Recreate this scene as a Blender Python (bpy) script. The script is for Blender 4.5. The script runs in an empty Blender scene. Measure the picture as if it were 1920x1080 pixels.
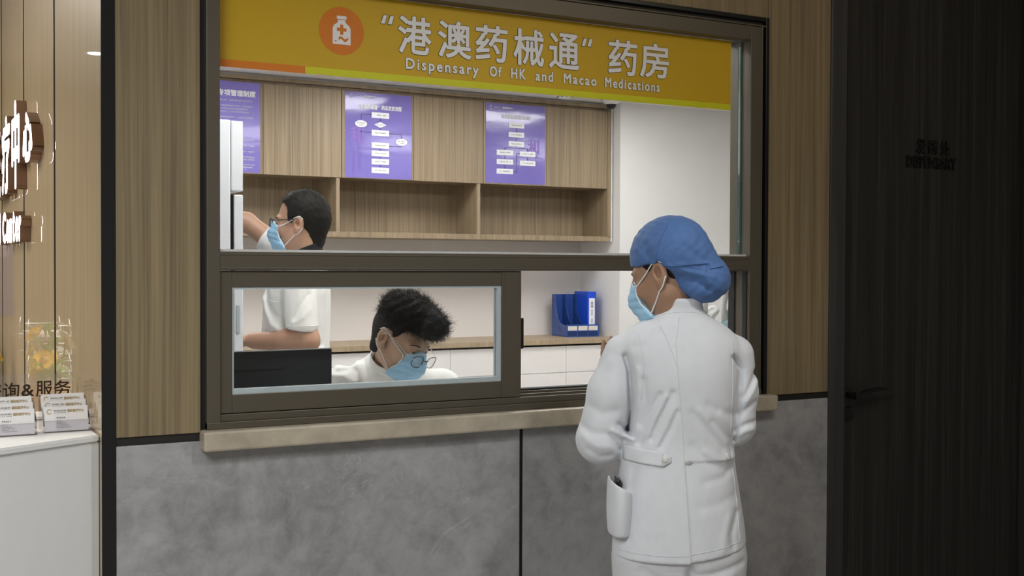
import bpy, bmesh, math, random
import numpy as np
from mathutils import Vector, Matrix
from mathutils.bvhtree import BVHTree
random.seed(7)
rng = np.random.default_rng(7)
sc = bpy.context.scene
COL = sc.collection
R = math.radians
THETA = R(28.9)

# ------------------------------------------------------------------ camera
cam_d = bpy.data.cameras.new('camera')
cam_d.sensor_width = 36.0
cam_d.lens = 2180.0 * 36.0 / 1920.0
cam_d.clip_start = .05
cam = bpy.data.objects.new('camera', cam_d)
COL.objects.link(cam)
_p, _r = math.atan(40 / 2180), .0035
_fw = Vector((math.sin(THETA) * math.cos(_p), math.cos(THETA) * math.cos(_p), -math.sin(_p)))
_r0 = Vector((math.cos(THETA), -math.sin(THETA), 0))
_u0 = _r0.cross(_fw)
_rt = _r0 * math.cos(_r) + _u0 * math.sin(_r)
_up = -_r0 * math.sin(_r) + _u0 * math.cos(_r)
_m = Matrix((_rt, _up, -_fw)).transposed().to_4x4()
_m.translation = Vector((0, -3.0, 1.47))
cam.matrix_world = _m
sc.camera = cam

# ------------------------------------------------------------------ world, lights, exposure
vs = sc.view_settings
vs.view_transform = 'Standard'
vs.look = 'None'
vs.gamma = 1.0
vs.use_curve_mapping = False
vs.exposure = 0.0
w = bpy.data.worlds.new('world')
sc.world = w
w.use_nodes = True
w.node_tree.nodes['Background'].inputs[0].default_value = (.9, .95, 1, 1)
w.node_tree.nodes['Background'].inputs[1].default_value = .04


def area(name, loc, size, power, color, target=None, spread=180):
    l = bpy.data.lights.new(name, 'AREA')
    l.shape = 'RECTANGLE'
    l.size, l.size_y = size
    l.energy = power
    l.color = color
    l.spread = R(spread)
    o = bpy.data.objects.new(name, l)
    o.location = loc
    d = Vector(target) - Vector(loc) if target else Vector((0, 0, -1))
    o.rotation_euler = d.to_track_quat('-Z', 'Y').to_euler()
    COL.objects.link(o)
    return o


area('reception_ceiling_light', (-1.3, 1.8, 2.74), (2.2, 2.4), 120, (1, .95, .86))
area('corridor_ceiling_light', (-.7, -2.2, 2.74), (1.4, 1.4), 82, (.95, .985, 1))
area('corridor_fill_light', (2.5, -1.9, 2.70), (1.6, .5), 9, (1, .86, .66), (2.35, 0, 2.05))  # unseen fill added to brighten the door and the wood above the window
sp = bpy.data.lights.new('corridor_spot', 'SPOT')
sp.energy = 38
sp.color = (.96, .985, 1)
sp.spot_size = R(100)
sp.spot_blend = .8
sp.shadow_soft_size = .05
spo = bpy.data.objects.new('corridor_spot', sp)
spo.location = (1.75, -1.75, 2.72)
spo.rotation_euler = (Vector((1.5, -.7, .6)) - Vector(spo.location)).to_track_quat('-Z', 'Y').to_euler()
COL.objects.link(spo)


# ------------------------------------------------------------------ materials
def new_mat(name):
    m = bpy.data.materials.new(name)
    m.use_nodes = True
    nt = m.node_tree
    return m, nt, nt.nodes['Principled BSDF']


def N(nt, kind, **kw):
    n = nt.nodes.new(kind)
    for k, v in kw.items():
        setattr(n, k, v)
    return n


def srgb(r, g, b):
    f = lambda c: (c / 255 / 12.92) if c / 255 <= .04045 else ((c / 255 + .055) / 1.055) ** 2.4
    return (f(r), f(g), f(b), 1)


def ramp(nt, stops):
    n = N(nt, 'ShaderNodeValToRGB')
    e = n.color_ramp.elements
    while len(e) < len(stops):
        e.new(.5)
    for i, (p, c) in enumerate(stops):
        e[i].position = p
        e[i].color = c
    return n


def mapping(nt, scale, coord='Object'):
    tc = N(nt, 'ShaderNodeTexCoord')
    mp = N(nt, 'ShaderNodeMapping')
    mp.inputs['Scale'].default_value = scale
    nt.links.new(tc.outputs[coord], mp.inputs['Vector'])
    return mp


def noise(nt, mp, scale, detail=4, rough=.6, dist=0):
    n = N(nt, 'ShaderNodeTexNoise')
    n.inputs['Scale'].default_value = scale
    n.inputs['Detail'].default_value = detail
    n.inputs['Roughness'].default_value = rough
    n.inputs['Distortion'].default_value = dist
    nt.links.new(mp.outputs['Vector'], n.inputs['Vector'])
    return n


def plain(name, col, rough=.5, metal=0.0, var=.06, scale=30, bump=0.0, spec=.5, coat=0.0, bscale=None):
    """a plain procedural surface: base colour with a faint noise variation"""
    m, nt, b = new_mat(name)
    mp = mapping(nt, (1, 1, 1))
    n = noise(nt, mp, scale, 3)
    c1 = [max(0, c * (1 - var)) for c in col[:3]] + [1]
    c2 = [min(1, c * (1 + var)) for c in col[:3]] + [1]
    rp = ramp(nt, [(.3, c1), (.7, c2)])
    nt.links.new(n.outputs['Fac'], rp.inputs['Fac'])
    nt.links.new(rp.outputs['Color'], b.inputs['Base Color'])
    b.inputs['Roughness'].default_value = rough
    b.inputs['Metallic'].default_value = metal
    b.inputs['Specular IOR Level'].default_value = spec
    b.inputs['Coat Weight'].default_value = coat
    if bump:
        n2 = noise(nt, mp, bscale or scale * 6, 4)
        bp = N(nt, 'ShaderNodeBump')
        bp.inputs['Strength'].default_value = bump
        bp.inputs['Distance'].default_value = .002
        nt.links.new(n2.outputs['Fac'], bp.inputs['Height'])
        nt.links.new(bp.outputs['Normal'], b.inputs['Normal'])
    return m


def wood(name, dark, mid, light, rough=.45, coat=0.0, gx=26.0, spec=.4, coat_rough=.03):
    """vertical straight grain"""
    m, nt, b = new_mat(name)
    mp = mapping(nt, (gx, gx, .55))
    mp2 = mapping(nt, (gx * 5, gx * 5, 1.6))
    a = noise(nt, mp, 1.0, 5, .62, .35)
    c = noise(nt, mp2, 1.0, 3, .6)
    mx = N(nt, 'ShaderNodeMix', data_type='FLOAT')
    mx.inputs[0].default_value = .5
    nt.links.new(a.outputs['Fac'], mx.inputs[2])
    nt.links.new(c.outputs['Fac'], mx.inputs[3])
    rp = ramp(nt, [(.36, dark), (.5, mid), (.64, light)])
    nt.links.new(mx.outputs[0], rp.inputs['Fac'])
    nt.links.new(rp.outputs['Color'], b.inputs['Base Color'])
    b.inputs['Roughness'].default_value = rough
    b.inputs['Specular IOR Level'].default_value = spec
    b.inputs['Coat Weight'].default_value = coat
    b.inputs['Coat Roughness'].default_value = coat_rough
    return m


def scl(c, k):
    return (min(1, c[0] * k), min(1, c[1] * k), min(1, c[2] * k), 1)


def stone(name, base):
    m, nt, b = new_mat(name)
    mp = mapping(nt, (1, 1, 1))
    n1 = noise(nt, mp, 2.3, 8, .68, .9)
    n2 = noise(nt, mp, 14, 6, .7, .5)
    mx = N(nt, 'ShaderNodeMix', data_type='FLOAT')
    mx.inputs[0].default_value = .4
    nt.links.new(n1.outputs['Fac'], mx.inputs[2])
    nt.links.new(n2.outputs['Fac'], mx.inputs[3])
    rp = ramp(nt, [(.36, scl(base, .66)), (.5, base), (.64, scl(base, 1.26))])
    nt.links.new(mx.outputs[0], rp.inputs['Fac'])
    # thin pale veins, broken up
    nw = noise(nt, mp, 1.7, 6, .75, 1.4)
    ab = N(nt, 'ShaderNodeMath', operation='SUBTRACT')
    ab.inputs[1].default_value = .5
    ab2 = N(nt, 'ShaderNodeMath', operation='ABSOLUTE')
    nt.links.new(nw.outputs['Fac'], ab.inputs[0])
    nt.links.new(ab.outputs[0], ab2.inputs[0])
    vr = ramp(nt, [(.0, (1, 1, 1, 1)), (.004, (0, 0, 0, 1))])
    nt.links.new(ab2.outputs[0], vr.inputs['Fac'])
    nb = noise(nt, mp, 3.1, 3)
    br = ramp(nt, [(.5, (0, 0, 0, 1)), (.66, (.55, .55, .55, 1))])
    nt.links.new(nb.outputs['Fac'], br.inputs['Fac'])
    mu = N(nt, 'ShaderNodeMath', operation='MULTIPLY')
    nt.links.new(vr.outputs['Color'], mu.inputs[0])
    nt.links.new(br.outputs['Color'], mu.inputs[1])
    mc = N(nt, 'ShaderNodeMix', data_type='RGBA')
    nt.links.new(mu.outputs[0], mc.inputs[0])
    nt.links.new(rp.outputs['Color'], mc.inputs[6])
    mc.inputs[7].default_value = scl(base, 1.7)
    nt.links.new(mc.outputs[2], b.inputs['Base Color'])
    b.inputs['Roughness'].default_value = .42
    b.inputs['Specular IOR Level'].default_value = .35
    return m


def glass(name, tint=(.96, .98, .97, 1), gloss=1.0, solid=0.0, solid_col=(.8, .9, .88, 1)):
    m, nt, b = new_mat(name)
    nt.nodes.remove(b)
    out = nt.nodes['Material Output']
    tr = N(nt, 'ShaderNodeBsdfTransparent')
    tr.inputs['Color'].default_value = tint
    gl = N(nt, 'ShaderNodeBsdfGlossy')
    gl.inputs['Roughness'].default_value = .02
    fr = N(nt, 'ShaderNodeFresnel')
    fr.inputs['IOR'].default_value = 1.45
    mu = N(nt, 'ShaderNodeMath', operation='MULTIPLY')
    mu.inputs[1].default_value = gloss
    nt.links.new(fr.outputs[0], mu.inputs[0])
    mx = N(nt, 'ShaderNodeMixShader')
    nt.links.new(mu.outputs[0], mx.inputs[0])
    nt.links.new(tr.outputs[0], mx.inputs[1])
    nt.links.new(gl.outputs[0], mx.inputs[2])
    last = mx
    if solid:
        df = N(nt, 'ShaderNodeBsdfDiffuse')
        df.inputs['Color'].default_value = solid_col
        m2 = N(nt, 'ShaderNodeMixShader')
        m2.inputs[0].default_value = solid
        nt.links.new(mx.outputs[0], m2.inputs[1])
        nt.links.new(df.outputs[0], m2.inputs[2])
        last = m2
    nt.links.new(last.outputs[0], out.inputs['Surface'])
    return m


def emit(name, col, strength):
    m, nt, b = new_mat(name)
    b.inputs['Base Color'].default_value = col
    b.inputs['Emission Color'].default_value = col
    b.inputs['Emission Strength'].default_value = strength
    return m


M = {}
wd = (.218, .166, .094, 1)
M['wood'] = wood('oak_veneer', scl(wd, .66), wd, scl(wd, 1.3))
wg = (.37, .285, .175, 1)
M['wood_gloss'] = wood('lacquered_oak', scl(wg, .8), wg, scl(wg, 1.16), rough=.35, coat=.75, coat_rough=.012)
M['wood_light'] = wood('pale_oak', (.36, .29, .19, 1), (.42, .34, .23, 1), (.48, .40, .28, 1))
wc = (.30, .228, .145, 1)
M['wood_cab'] = wood('cabinet_oak', scl(wc, .66), wc, scl(wc, 1.3), gx=30)
wt = (.40, .31, .205, 1)
M['wood_top'] = wood('worktop_oak', scl(wt, .8), wt, scl(wt, 1.15), gx=20)
M['door_wood'] = wood('blackened_wood', (.016, .015, .0135, 1), (.027, .0255, .023, 1), (.050, .048, .044, 1), rough=.5, gx=44, spec=.25)
M['door_frame'] = wood('blackened_wood_frame', (.030, .030, .031, 1), (.042, .041, .041, 1), (.058, .057, .056, 1), rough=.45, gx=30)
M['stone'] = stone('grey_marble', (.335, .333, .338, 1))
M['joint'] = plain('dark_joint', (.010, .008, .007, 1), .8, spec=.05)
M['groove'] = plain('dark_groove', (.012, .010, .008, 1), .5)
M['bronze'] = plain('bronze_aluminium', (.102, .087, .064, 1), .40, .25, .04, 200, spec=.45)
M['black_metal'] = plain('black_metal', (.010, .010, .011, 1), .28, .2, spec=.5)
M['black_gap'] = plain('black_rubber', (.008, .008, .007, 1), .6)
M['sill'] = plain('travertine', (.43, .375, .29, 1), .45, 0, .16, 16, .1)
M['glass'] = glass('window_glass', (.985, .99, .988, 1), .35)
M['glass_edge'] = glass('glass_edge', (.5, .66, .62, 1), .5, .45, (.12, .2, .18, 1))
M['gasket'] = plain('grey_gasket', (.42, .48, .5, 1), .4)
M['alu'] = plain('silver_strip', (.75, .76, .77, 1), .35, .3)
M['white_wall'] = plain('white_paint', (.80, .80, .785, 1), .6, var=.015, scale=4)
M['cream_wall'] = plain('warm_white_board', (.78, .745, .72, 1), .55, var=.015, scale=4)
M['ceil'] = plain('ceiling_paint', (.82, .80, .78, 1), .8, var=.01)
M['cor_ceil'] = plain('corridor_ceiling_paint', (.6, .58, .55, 1), .8, var=.01)
M['floor'] = plain('floor_tile', (.42, .40, .37, 1), .3, var=.05)
M['white_gloss'] = plain('white_lacquer', (.84, .82, .80, 1), .3, var=.01)
M['desk_white'] = plain('desk_white', (.74, .74, .735, 1), .4, var=.01)
M['white_fridge'] = plain('white_enamel', (.76, .80, .85, 1), .3, var=.01)
M['sign_yellow'] = plain('yellow_film', (.58, .36, .003, 1), .5, var=.02, scale=300)
M['sign_orange'] = plain('orange_film', (.66, .18, .004, 1), .5, var=.02)
M['sign_lime'] = plain('lime_film', (.60, .60, .005, 1), .5, var=.02)
M['sign_white'] = plain('white_vinyl', (.82, .82, .84, 1), .5, var=.01)
M['sign_outline'] = plain('grey_outline_vinyl', (.09, .06, .02, 1), .6)
M['print_white'] = plain('white_print', (.85, .85, .88, 1), .4, var=.01)
M['print_lilac'] = plain('lilac_print', (.58, .52, .80, 1), .4, var=.03)
M['print_purple'] = plain('purple_ink', (.25, .14, .54, 1), .4, var=.03)
M['print_dark'] = plain('dark_ink', (.05, .03, .14, 1), .5)
M['print_grey'] = plain('grey_ink', (.18, .18, .18, 1), .6)
M['print_gold'] = plain('gold_ink', (.42, .29, .10, 1), .5)
M['black_plastic'] = plain('black_plastic', (.012, .016, .018, 1), .5, var=.1)
M['black_soft'] = plain('black_enamel', (.004, .004, .004, 1), .35)
M['blue_plastic'] = plain('navy_plastic', (.03, .085, .33, 1), .35, var=.05)
M['navy_dark'] = plain('navy_recess', (.012, .032, .14, 1), .4)
M['blue_binder'] = plain('blue_board', (.018, .085, .66, 1), .3, var=.05)
M['label_paper'] = plain('label_paper', (.72, .70, .65, 1), .6)
M['copper'] = plain('copper_return', (.17, .095, .055, 1), .35, .7, .05)
M['letter_light'] = emit('lit_letter', (1, .97, 1, 1), 7)
M['led'] = emit('led_panel', (1, .99, .975, 1), 16.8)
M['led_warm'] = emit('warm_downlight', (1, .9, .75, 1), 20)
M['trim_white'] = plain('white_trim', (.8, .8, .8, 1), .4)
M['skin'] = None
M['dark_lettering'] = plain('dark_bronze_letter', (.028, .014, .008, 1), .35, .3)
M['acrylic'] = glass('clear_acrylic', (.975, .97, .98, 1), 1.0, .025, (.85, .72, .82, 1))
M['card'] = plain('card_paper', (.74, .72, .71, 1), .6, var=.02)
M['lens'] = glass('spectacle_lens', (.95, .96, .97, 1), 1.0)
M['mask_white'] = plain('mask_trim', (.80, .82, .84, 1), .7)


def skin(name, col, red):
    m, nt, b = new_mat(name)
    mp = mapping(nt, (1, 1, 1))
    n = noise(nt, mp, 26, 5, .6)
    rp = ramp(nt, [(.3, scl(col, .9)), (.55, col), (.75, red)])
    nt.links.new(n.outputs['Fac'], rp.inputs['Fac'])
    nt.links.new(rp.outputs['Color'], b.inputs['Base Color'])
    b.inputs['Roughness'].default_value = .48
    b.inputs['Subsurface Weight'].default_value = .12
    b.inputs['Subsurface Radius'].default_value = (.012, .004, .002)
    b.inputs['Subsurface Scale'].default_value = .5
    n2 = noise(nt, mp, 420, 3)
    bp = N(nt, 'ShaderNodeBump')
    bp.inputs['Strength'].default_value = .12
    bp.inputs['Distance'].default_value = .001
    nt.links.new(n2.outputs['Fac'], bp.inputs['Height'])
    nt.links.new(bp.outputs['Normal'], b.inputs['Normal'])
    return m


def cloth(name, col, rough=.85, wr=.25, weave=900, wscale=9, trans=0.0):
    m, nt, b = new_mat(name)
    mp = mapping(nt, (1, 1, .6))
    n = noise(nt, mp, 30, 3)
    rp = ramp(nt, [(.3, scl(col, .97)), (.7, scl(col, 1.02))])
    nt.links.new(n.outputs['Fac'], rp.inputs['Fac'])
    nt.links.new(rp.outputs['Color'], b.inputs['Base Color'])
    b.inputs['Roughness'].default_value = rough
    b.inputs['Specular IOR Level'].default_value = .2
    b.inputs['Sheen Weight'].default_value = .1
    n1 = noise(nt, mp, wscale, 3, .5, .6)
    n2 = noise(nt, mp, weave, 2)
    b1 = N(nt, 'ShaderNodeBump')
    b1.inputs['Strength'].default_value = wr
    b1.inputs['Distance'].default_value = .02
    nt.links.new(n1.outputs['Fac'], b1.inputs['Height'])
    b2 = N(nt, 'ShaderNodeBump')
    b2.inputs['Strength'].default_value = .15
    b2.inputs['Distance'].default_value = .001
    nt.links.new(n2.outputs['Fac'], b2.inputs['Height'])
    nt.links.new(b1.outputs['Normal'], b2.inputs['Normal'])
    nt.links.new(b2.outputs['Normal'], b.inputs['Normal'])
    return m


M['skin_nurse'] = skin('skin_tan', (.36, .21, .135, 1), (.39, .20, .13, 1))
M['skin_tall'] = skin('skin_warm', (.46, .27, .18, 1), (.50, .24, .16, 1))
M['skin_seated'] = skin('skin_light', (.52, .345, .24, 1), (.56, .32, .22, 1))
M['coat'] = cloth('white_twill', (.66, .675, .71, 1))
M['trousers'] = cloth('white_trouser_twill', (.62, .63, .66, 1))
M['shirt'] = cloth('white_poplin', (.82, .82, .80, 1), wr=.3, wscale=12)
M['dark_cloth'] = cloth('dark_cotton', (.012, .012, .014, 1))
M['navy_cloth'] = cloth('navy_trouser', (.02, .025, .04, 1))
M['cap'] = cloth('blue_nonwoven', (.075, .155, .36, 1), .6, .35, 700, 22)
M['mask_blue'] = cloth('mask_nonwoven', (.34, .59, .80, 1), .8, .1, 900, 30)
M['hair'] = plain('black_hair', (.010, .0085, .007, 1), .62, var=.3, scale=200, spec=.22)
M['hair_fade'] = plain('clipped_hair', (.022, .018, .015, 1), .7, var=.3, scale=300, spec=.2)
M['button'] = plain('shell_button', (.62, .62, .60, 1), .35, var=.02)
M['shoe'] = plain('white_shoe', (.7, .7, .7, 1), .5)
M['bag_film'] = glass('white_bag_film', (.9, .92, .92, 1), .8, .62, (.82, .85, .85, 1))
M['bag_teal'] = glass('teal_bag_film', (.75, .88, .9, 1), .8, .7, (.45, .66, .7, 1))
M['leaf'] = plain('leaf_green', (.09, .22, .03, 1), .5, var=.3, scale=40)
M['petal'] = plain('yellow_petal', (.85, .5, .03, 1), .5, var=.2)
M['petal_white'] = plain('white_petal', (.8, .8, .68, 1), .5, var=.1)
M['kraft'] = plain('kraft_wrap', (.55, .32, .12, 1), .7)
M['board_purple'] = plain('notice_board', (.16, .17, .42, 1), .5)
M['wire'] = plain('silver_wire', (.75, .75, .75, 1), .3, .7)


# ------------------------------------------------------------------ mesh helpers
def link(name, me, mats, parent=None):
    o = bpy.data.objects.new(name, me)
    me.materials.clear()
    for m in (mats if isinstance(mats, (list, tuple)) else [mats]):
        me.materials.append(m)
    COL.objects.link(o)
    if parent is not None:
        o.parent = parent
    return o


def tag(o, label=None, cat=None, group=None, kind=None):
    if label: o['label'] = label
    if cat: o['category'] = cat
    if group: o['group'] = group
    if kind: o['kind'] = kind
    return o


def empty(name, loc=(0, 0, 0), rz=0, label=None, cat=None, group=None, kind=None):
    o = bpy.data.objects.new(name, None)
    o.empty_display_size = .1
    o.location = loc
    o.rotation_euler = (0, 0, rz)
    COL.objects.link(o)
    return tag(o, label, cat, group, kind)


class MB:
    """collects shapes into one mesh"""

    def __init__(self):
        self.bm = bmesh.new()
        self.mi = 0

    def _own(self, verts):
        vs_ = set(verts)
        for f in {f for v in vs_ for f in v.link_faces}:
            f.material_index = self.mi

    def box(self, x0, x1, y0, y1, z0, z1, bev=0.0, rot=None, piv=None):
        r = bmesh.ops.create_cube(self.bm, size=1)
        v = r['verts']
        for p in v:
            p.co = Vector(((x0 + x1) / 2 + p.co.x * (x1 - x0), (y0 + y1) / 2 + p.co.y * (y1 - y0), (z0 + z1) / 2 + p.co.z * (z1 - z0)))
        if bev:
            es = list({e for p in v for e in p.link_edges})
            rb = bmesh.ops.bevel(self.bm, geom=es, offset=bev, segments=2, profile=.5, affect='EDGES')
            v = list({p for f in rb['faces'] for p in f.verts} | {p for p in v if p.is_valid})
            v2 = set(v)
            for p in list(v2):
                for f in p.link_faces:
                    v2.update(f.verts)
            v = list(v2)
        if rot is not None:
            c = Vector(piv) if piv is not None else Vector(((x0 + x1) / 2, (y0 + y1) / 2, (z0 + z1) / 2))
            for p in v:
                p.co = c + rot @ (p.co - c)
        self._own(v)
        return self

    def raw(self, verts, faces, smooth=False):
        vv = [self.bm.verts.new(v) for v in verts]
        for f in faces:
            try:
                fc = self.bm.faces.new([vv[i] for i in f])
                fc.material_index = self.mi
                fc.smooth = smooth
            except ValueError:
                pass
        return self

    def tube(self, pts, rad, closed=False, sides=8, cap=True):
        pts = [Vector(p) for p in pts]
        n = len(pts)
        rads = rad if isinstance(rad, (list, tuple)) else [rad] * n
        tans = []
        for i in range(n):
            a = pts[(i - 1) % n] if (closed or i > 0) else pts[i]
            b = pts[(i + 1) % n] if (closed or i < n - 1) else pts[i]
            t = (b - a)
            tans.append(t.normalized() if t.length > 1e-9 else Vector((0, 0, 1)))
        u = tans[0].orthogonal().normalized()
        vs_, fs = [], []
        for i in range(n):
            u = (u - tans[i] * u.dot(tans[i]))
            u = u.normalized() if u.length > 1e-6 else tans[i].orthogonal().normalized()
            v = tans[i].cross(u)
            for k in range(sides):
                a = 2 * math.pi * k / sides
                vs_.append(pts[i] + (u * math.cos(a) + v * math.sin(a)) * rads[i])
        m = n if closed else n - 1
        for i in range(m):
            j = (i + 1) % n
            for k in range(sides):
                l = (k + 1) % sides
                fs.append((i * sides + k, i * sides + l, j * sides + l, j * sides + k))
        if cap and not closed:
            fs.append(tuple(range(sides))[::-1])
            fs.append(tuple((n - 1) * sides + k for k in range(sides)))
        return self.raw(vs_, fs, True)

    def lathe(self, prof, c=(0, 0, 0), seg=28, axis='z'):
        vs_, fs = [], []
        for r, z in prof:
            for k in range(seg):
                a = 2 * math.pi * k / seg
                p = (r * math.cos(a), r * math.sin(a), z)
                if axis == 'y':
                    p = (p[0], p[2], p[1])
                if axis == 'x':
                    p = (p[2], p[0], p[1])
                vs_.append(Vector(c) + Vector(p))
        for i in range(len(prof) - 1):
            for k in range(seg):
                l = (k + 1) % seg
                fs.append((i * seg + k, i * seg + l, (i + 1) * seg + l, (i + 1) * seg + k))
        fs.append(tuple(range(seg))[::-1])
        fs.append(tuple((len(prof) - 1) * seg + k for k in range(seg)))
        return self.raw(vs_, fs, True)

    def prism(self, poly, y0, y1):
        """polygon in the xz plane pushed along y"""
        n = len(poly)
        vs_ = [(x, y0, z) for x, z in poly] + [(x, y1, z) for x, z in poly]
        fs = [tuple(range(n)), tuple(range(2 * n - 1, n - 1, -1))]
        for i in range(n):
            j = (i + 1) % n
            fs.append((i, i + n, j + n, j))
        return self.raw(vs_, fs)

    def build(self, name, mats, parent=None, smooth=None):
        bmesh.ops.recalc_face_normals(self.bm, faces=self.bm.faces)
        me = bpy.data.meshes.new(name)
        self.bm.to_mesh(me)
        self.bm.free()
        if smooth:
            for p in me.polygons:
                p.use_smooth = True
        return link(name, me, mats, parent)


def box(name, x0, x1, y0, y1, z0, z1, mat, parent=None, bev=0.0):
    return MB().box(x0, x1, y0, y1, z0, z1, bev).build(name, mat, parent)


_txt_cache = {}


def text_geo(body, spacing=1.0):
    key = (body, spacing)
    if key not in _txt_cache:
        cu = bpy.data.curves.new('lettering', 'FONT')
        cu.body = body
        cu.size = 1
        cu.space_character = spacing
        cu.resolution_u = 3
        o = bpy.data.objects.new('lettering', cu)
        COL.objects.link(o)
        dg = bpy.context.evaluated_depsgraph_get()
        dg.update()
        me = bpy.data.meshes.new_from_object(o.evaluated_get(dg))
        vs_ = np.array([v.co[:2] for v in me.vertices]).reshape(-1, 2)
        fs = [tuple(p.vertices) for p in me.polygons]
        bpy.data.objects.remove(o)
        bpy.data.meshes.remove(me)
        bpy.data.curves.remove(cu)
        _txt_cache[key] = (vs_, fs)
    return _txt_cache[key]


def add_text(mb, body, x0, x1, z0, z1, y, bold=0.0, spacing=1.0, thick=0.0, fn=None):
    """flat lettering filling the box x0..x1, z0..z1 of the plane y; bold thickens the strokes"""
    vs_, fs = text_geo(body, spacing)
    if len(vs_) == 0:
        return
    lo, hi = vs_.min(0), vs_.max(0)
    b = bold
    px = x0 + b + (vs_[:, 0] - lo[0]) / (hi[0] - lo[0]) * (x1 - x0 - 2 * b)
    pz = z0 + b + (vs_[:, 1] - lo[1]) / max(1e-6, hi[1] - lo[1]) * (z1 - z0 - 2 * b)
    sh = [(0, 0)] if not b else [(b * math.cos(a), b * math.sin(a)) for a in np.arange(8) * math.pi / 4] + [(0, 0)]
    for si, (dx, dz) in enumerate(sh):
        yy = y - si * .00006
        V = [(a + dx, yy, c + dz) for a, c in zip(px, pz)]
        if fn: V = [fn(p) for p in V]
        mb.raw(V, fs)
        if thick:
            W = [(a + dx, y + thick, c + dz) for a, c in zip(px, pz)]
            if fn: W = [fn(p) for p in W]
            edges = {}
            for f in fs:
                for i in range(len(f)):
                    e = (f[i], f[(i + 1) % len(f)])
                    edges[e] = edges.get(e, 0) + 1
            be = [e for e in edges if (e[1], e[0]) not in edges]
            mb.raw(V + W, [(a, c, c + len(V), a + len(V)) for a, c in be])


# ------------------------------------------------------------------ distance-field modeller (bodies, clothes, soft things)
def ell(P, c, r):
    q = (P - np.array(c)) / np.array(r)
    k = np.sqrt((q * q).sum(1))
    return (k - 1) * min(r)


def cone(P, a, b, r1, r2):
    a = np.array(a, float)
    b = np.array(b, float)
    ab = b - a
    t = np.clip(((P - a) @ ab) / (ab @ ab), 0, 1)
    d = np.sqrt(((P - a - t[:, None] * ab) ** 2).sum(1))
    return d - (r1 + (r2 - r1) * t)


def chain(P, pts, rads, k=.01):
    d = None
    for i in range(len(pts) - 1):
        e = cone(P, pts[i], pts[i + 1], rads[i], rads[i + 1])
        d = e if d is None else smin(d, e, k)
    return d


def smin(a, b, k):
    h = np.clip(.5 + .5 * (b - a) / k, 0, 1)
    return b + (a - b) * h - k * h * (1 - h)


def smax(a, b, k):
    return -smin(-a, -b, k)


def stack(P, rows, n=2.3):
    """a trunk from rows of (z, centre x, centre y, half width, half depth)"""
    rows = sorted(rows)
    z = np.array([r[0] for r in rows])

    def it(i):
        v = np.array([r[i] for r in rows])
        # smooth (monotone-ish) interpolation
        zz = np.clip(P[:, 2], z[0], z[-1])
        j = np.clip(np.searchsorted(z, zz) - 1, 0, len(z) - 2)
        t = (zz - z[j]) / (z[j + 1] - z[j])
        m = np.gradient(v, z)
        h = z[j + 1] - z[j]
        t2, t3 = t * t, t * t * t
        return (2 * t3 - 3 * t2 + 1) * v[j] + (t3 - 2 * t2 + t) * h * m[j] + (-2 * t3 + 3 * t2) * v[j + 1] + (t3 - t2) * h * m[j + 1]
    cx, cy, a, b = it(1), it(2), it(3), it(4)
    q = (np.abs((P[:, 0] - cx) / a) ** n + np.abs((P[:, 1] - cy) / b) ** n) ** (1 / n)
    d = (q - 1) * np.minimum(a, b)
    dz = np.maximum(z[0] - P[:, 2], P[:, 2] - z[-1])
    return smax(d, dz, .012)


def poly_dist(P, pts):
    d = None
    for i in range(len(pts) - 1):
        e = cone(P, pts[i], pts[i + 1], 0, 0)
        d = e if d is None else np.minimum(d, e)
    return d


def folds(P, d, lines, ymax=.04):
    """lines: (points, width, height): raises (+) or sinks (-) a soft crease that runs along a path on the near side of the cloth"""
    near = (np.abs(d) < .04) & (P[:, 1] < ymax)
    if not near.any():
        return d
    Q = P[near] * np.array((1., 0., 1.))
    dn = d[near]
    for pts, wdt, hgt in lines:
        pp = [np.array(p, float) * np.array((1., 0., 1.)) for p in pts]
        lo, hi = np.min(pp, 0) - 3 * wdt, np.max(pp, 0) + 3 * wdt
        m = (Q[:, 0] > lo[0]) & (Q[:, 0] < hi[0]) & (Q[:, 2] > lo[2]) & (Q[:, 2] < hi[2])
        if m.any():
            e = poly_dist(Q[m], pp)
            dn[m] = dn[m] - hgt * np.exp(-(e / wdt) ** 2)
    d[near] = dn
    return d


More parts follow.
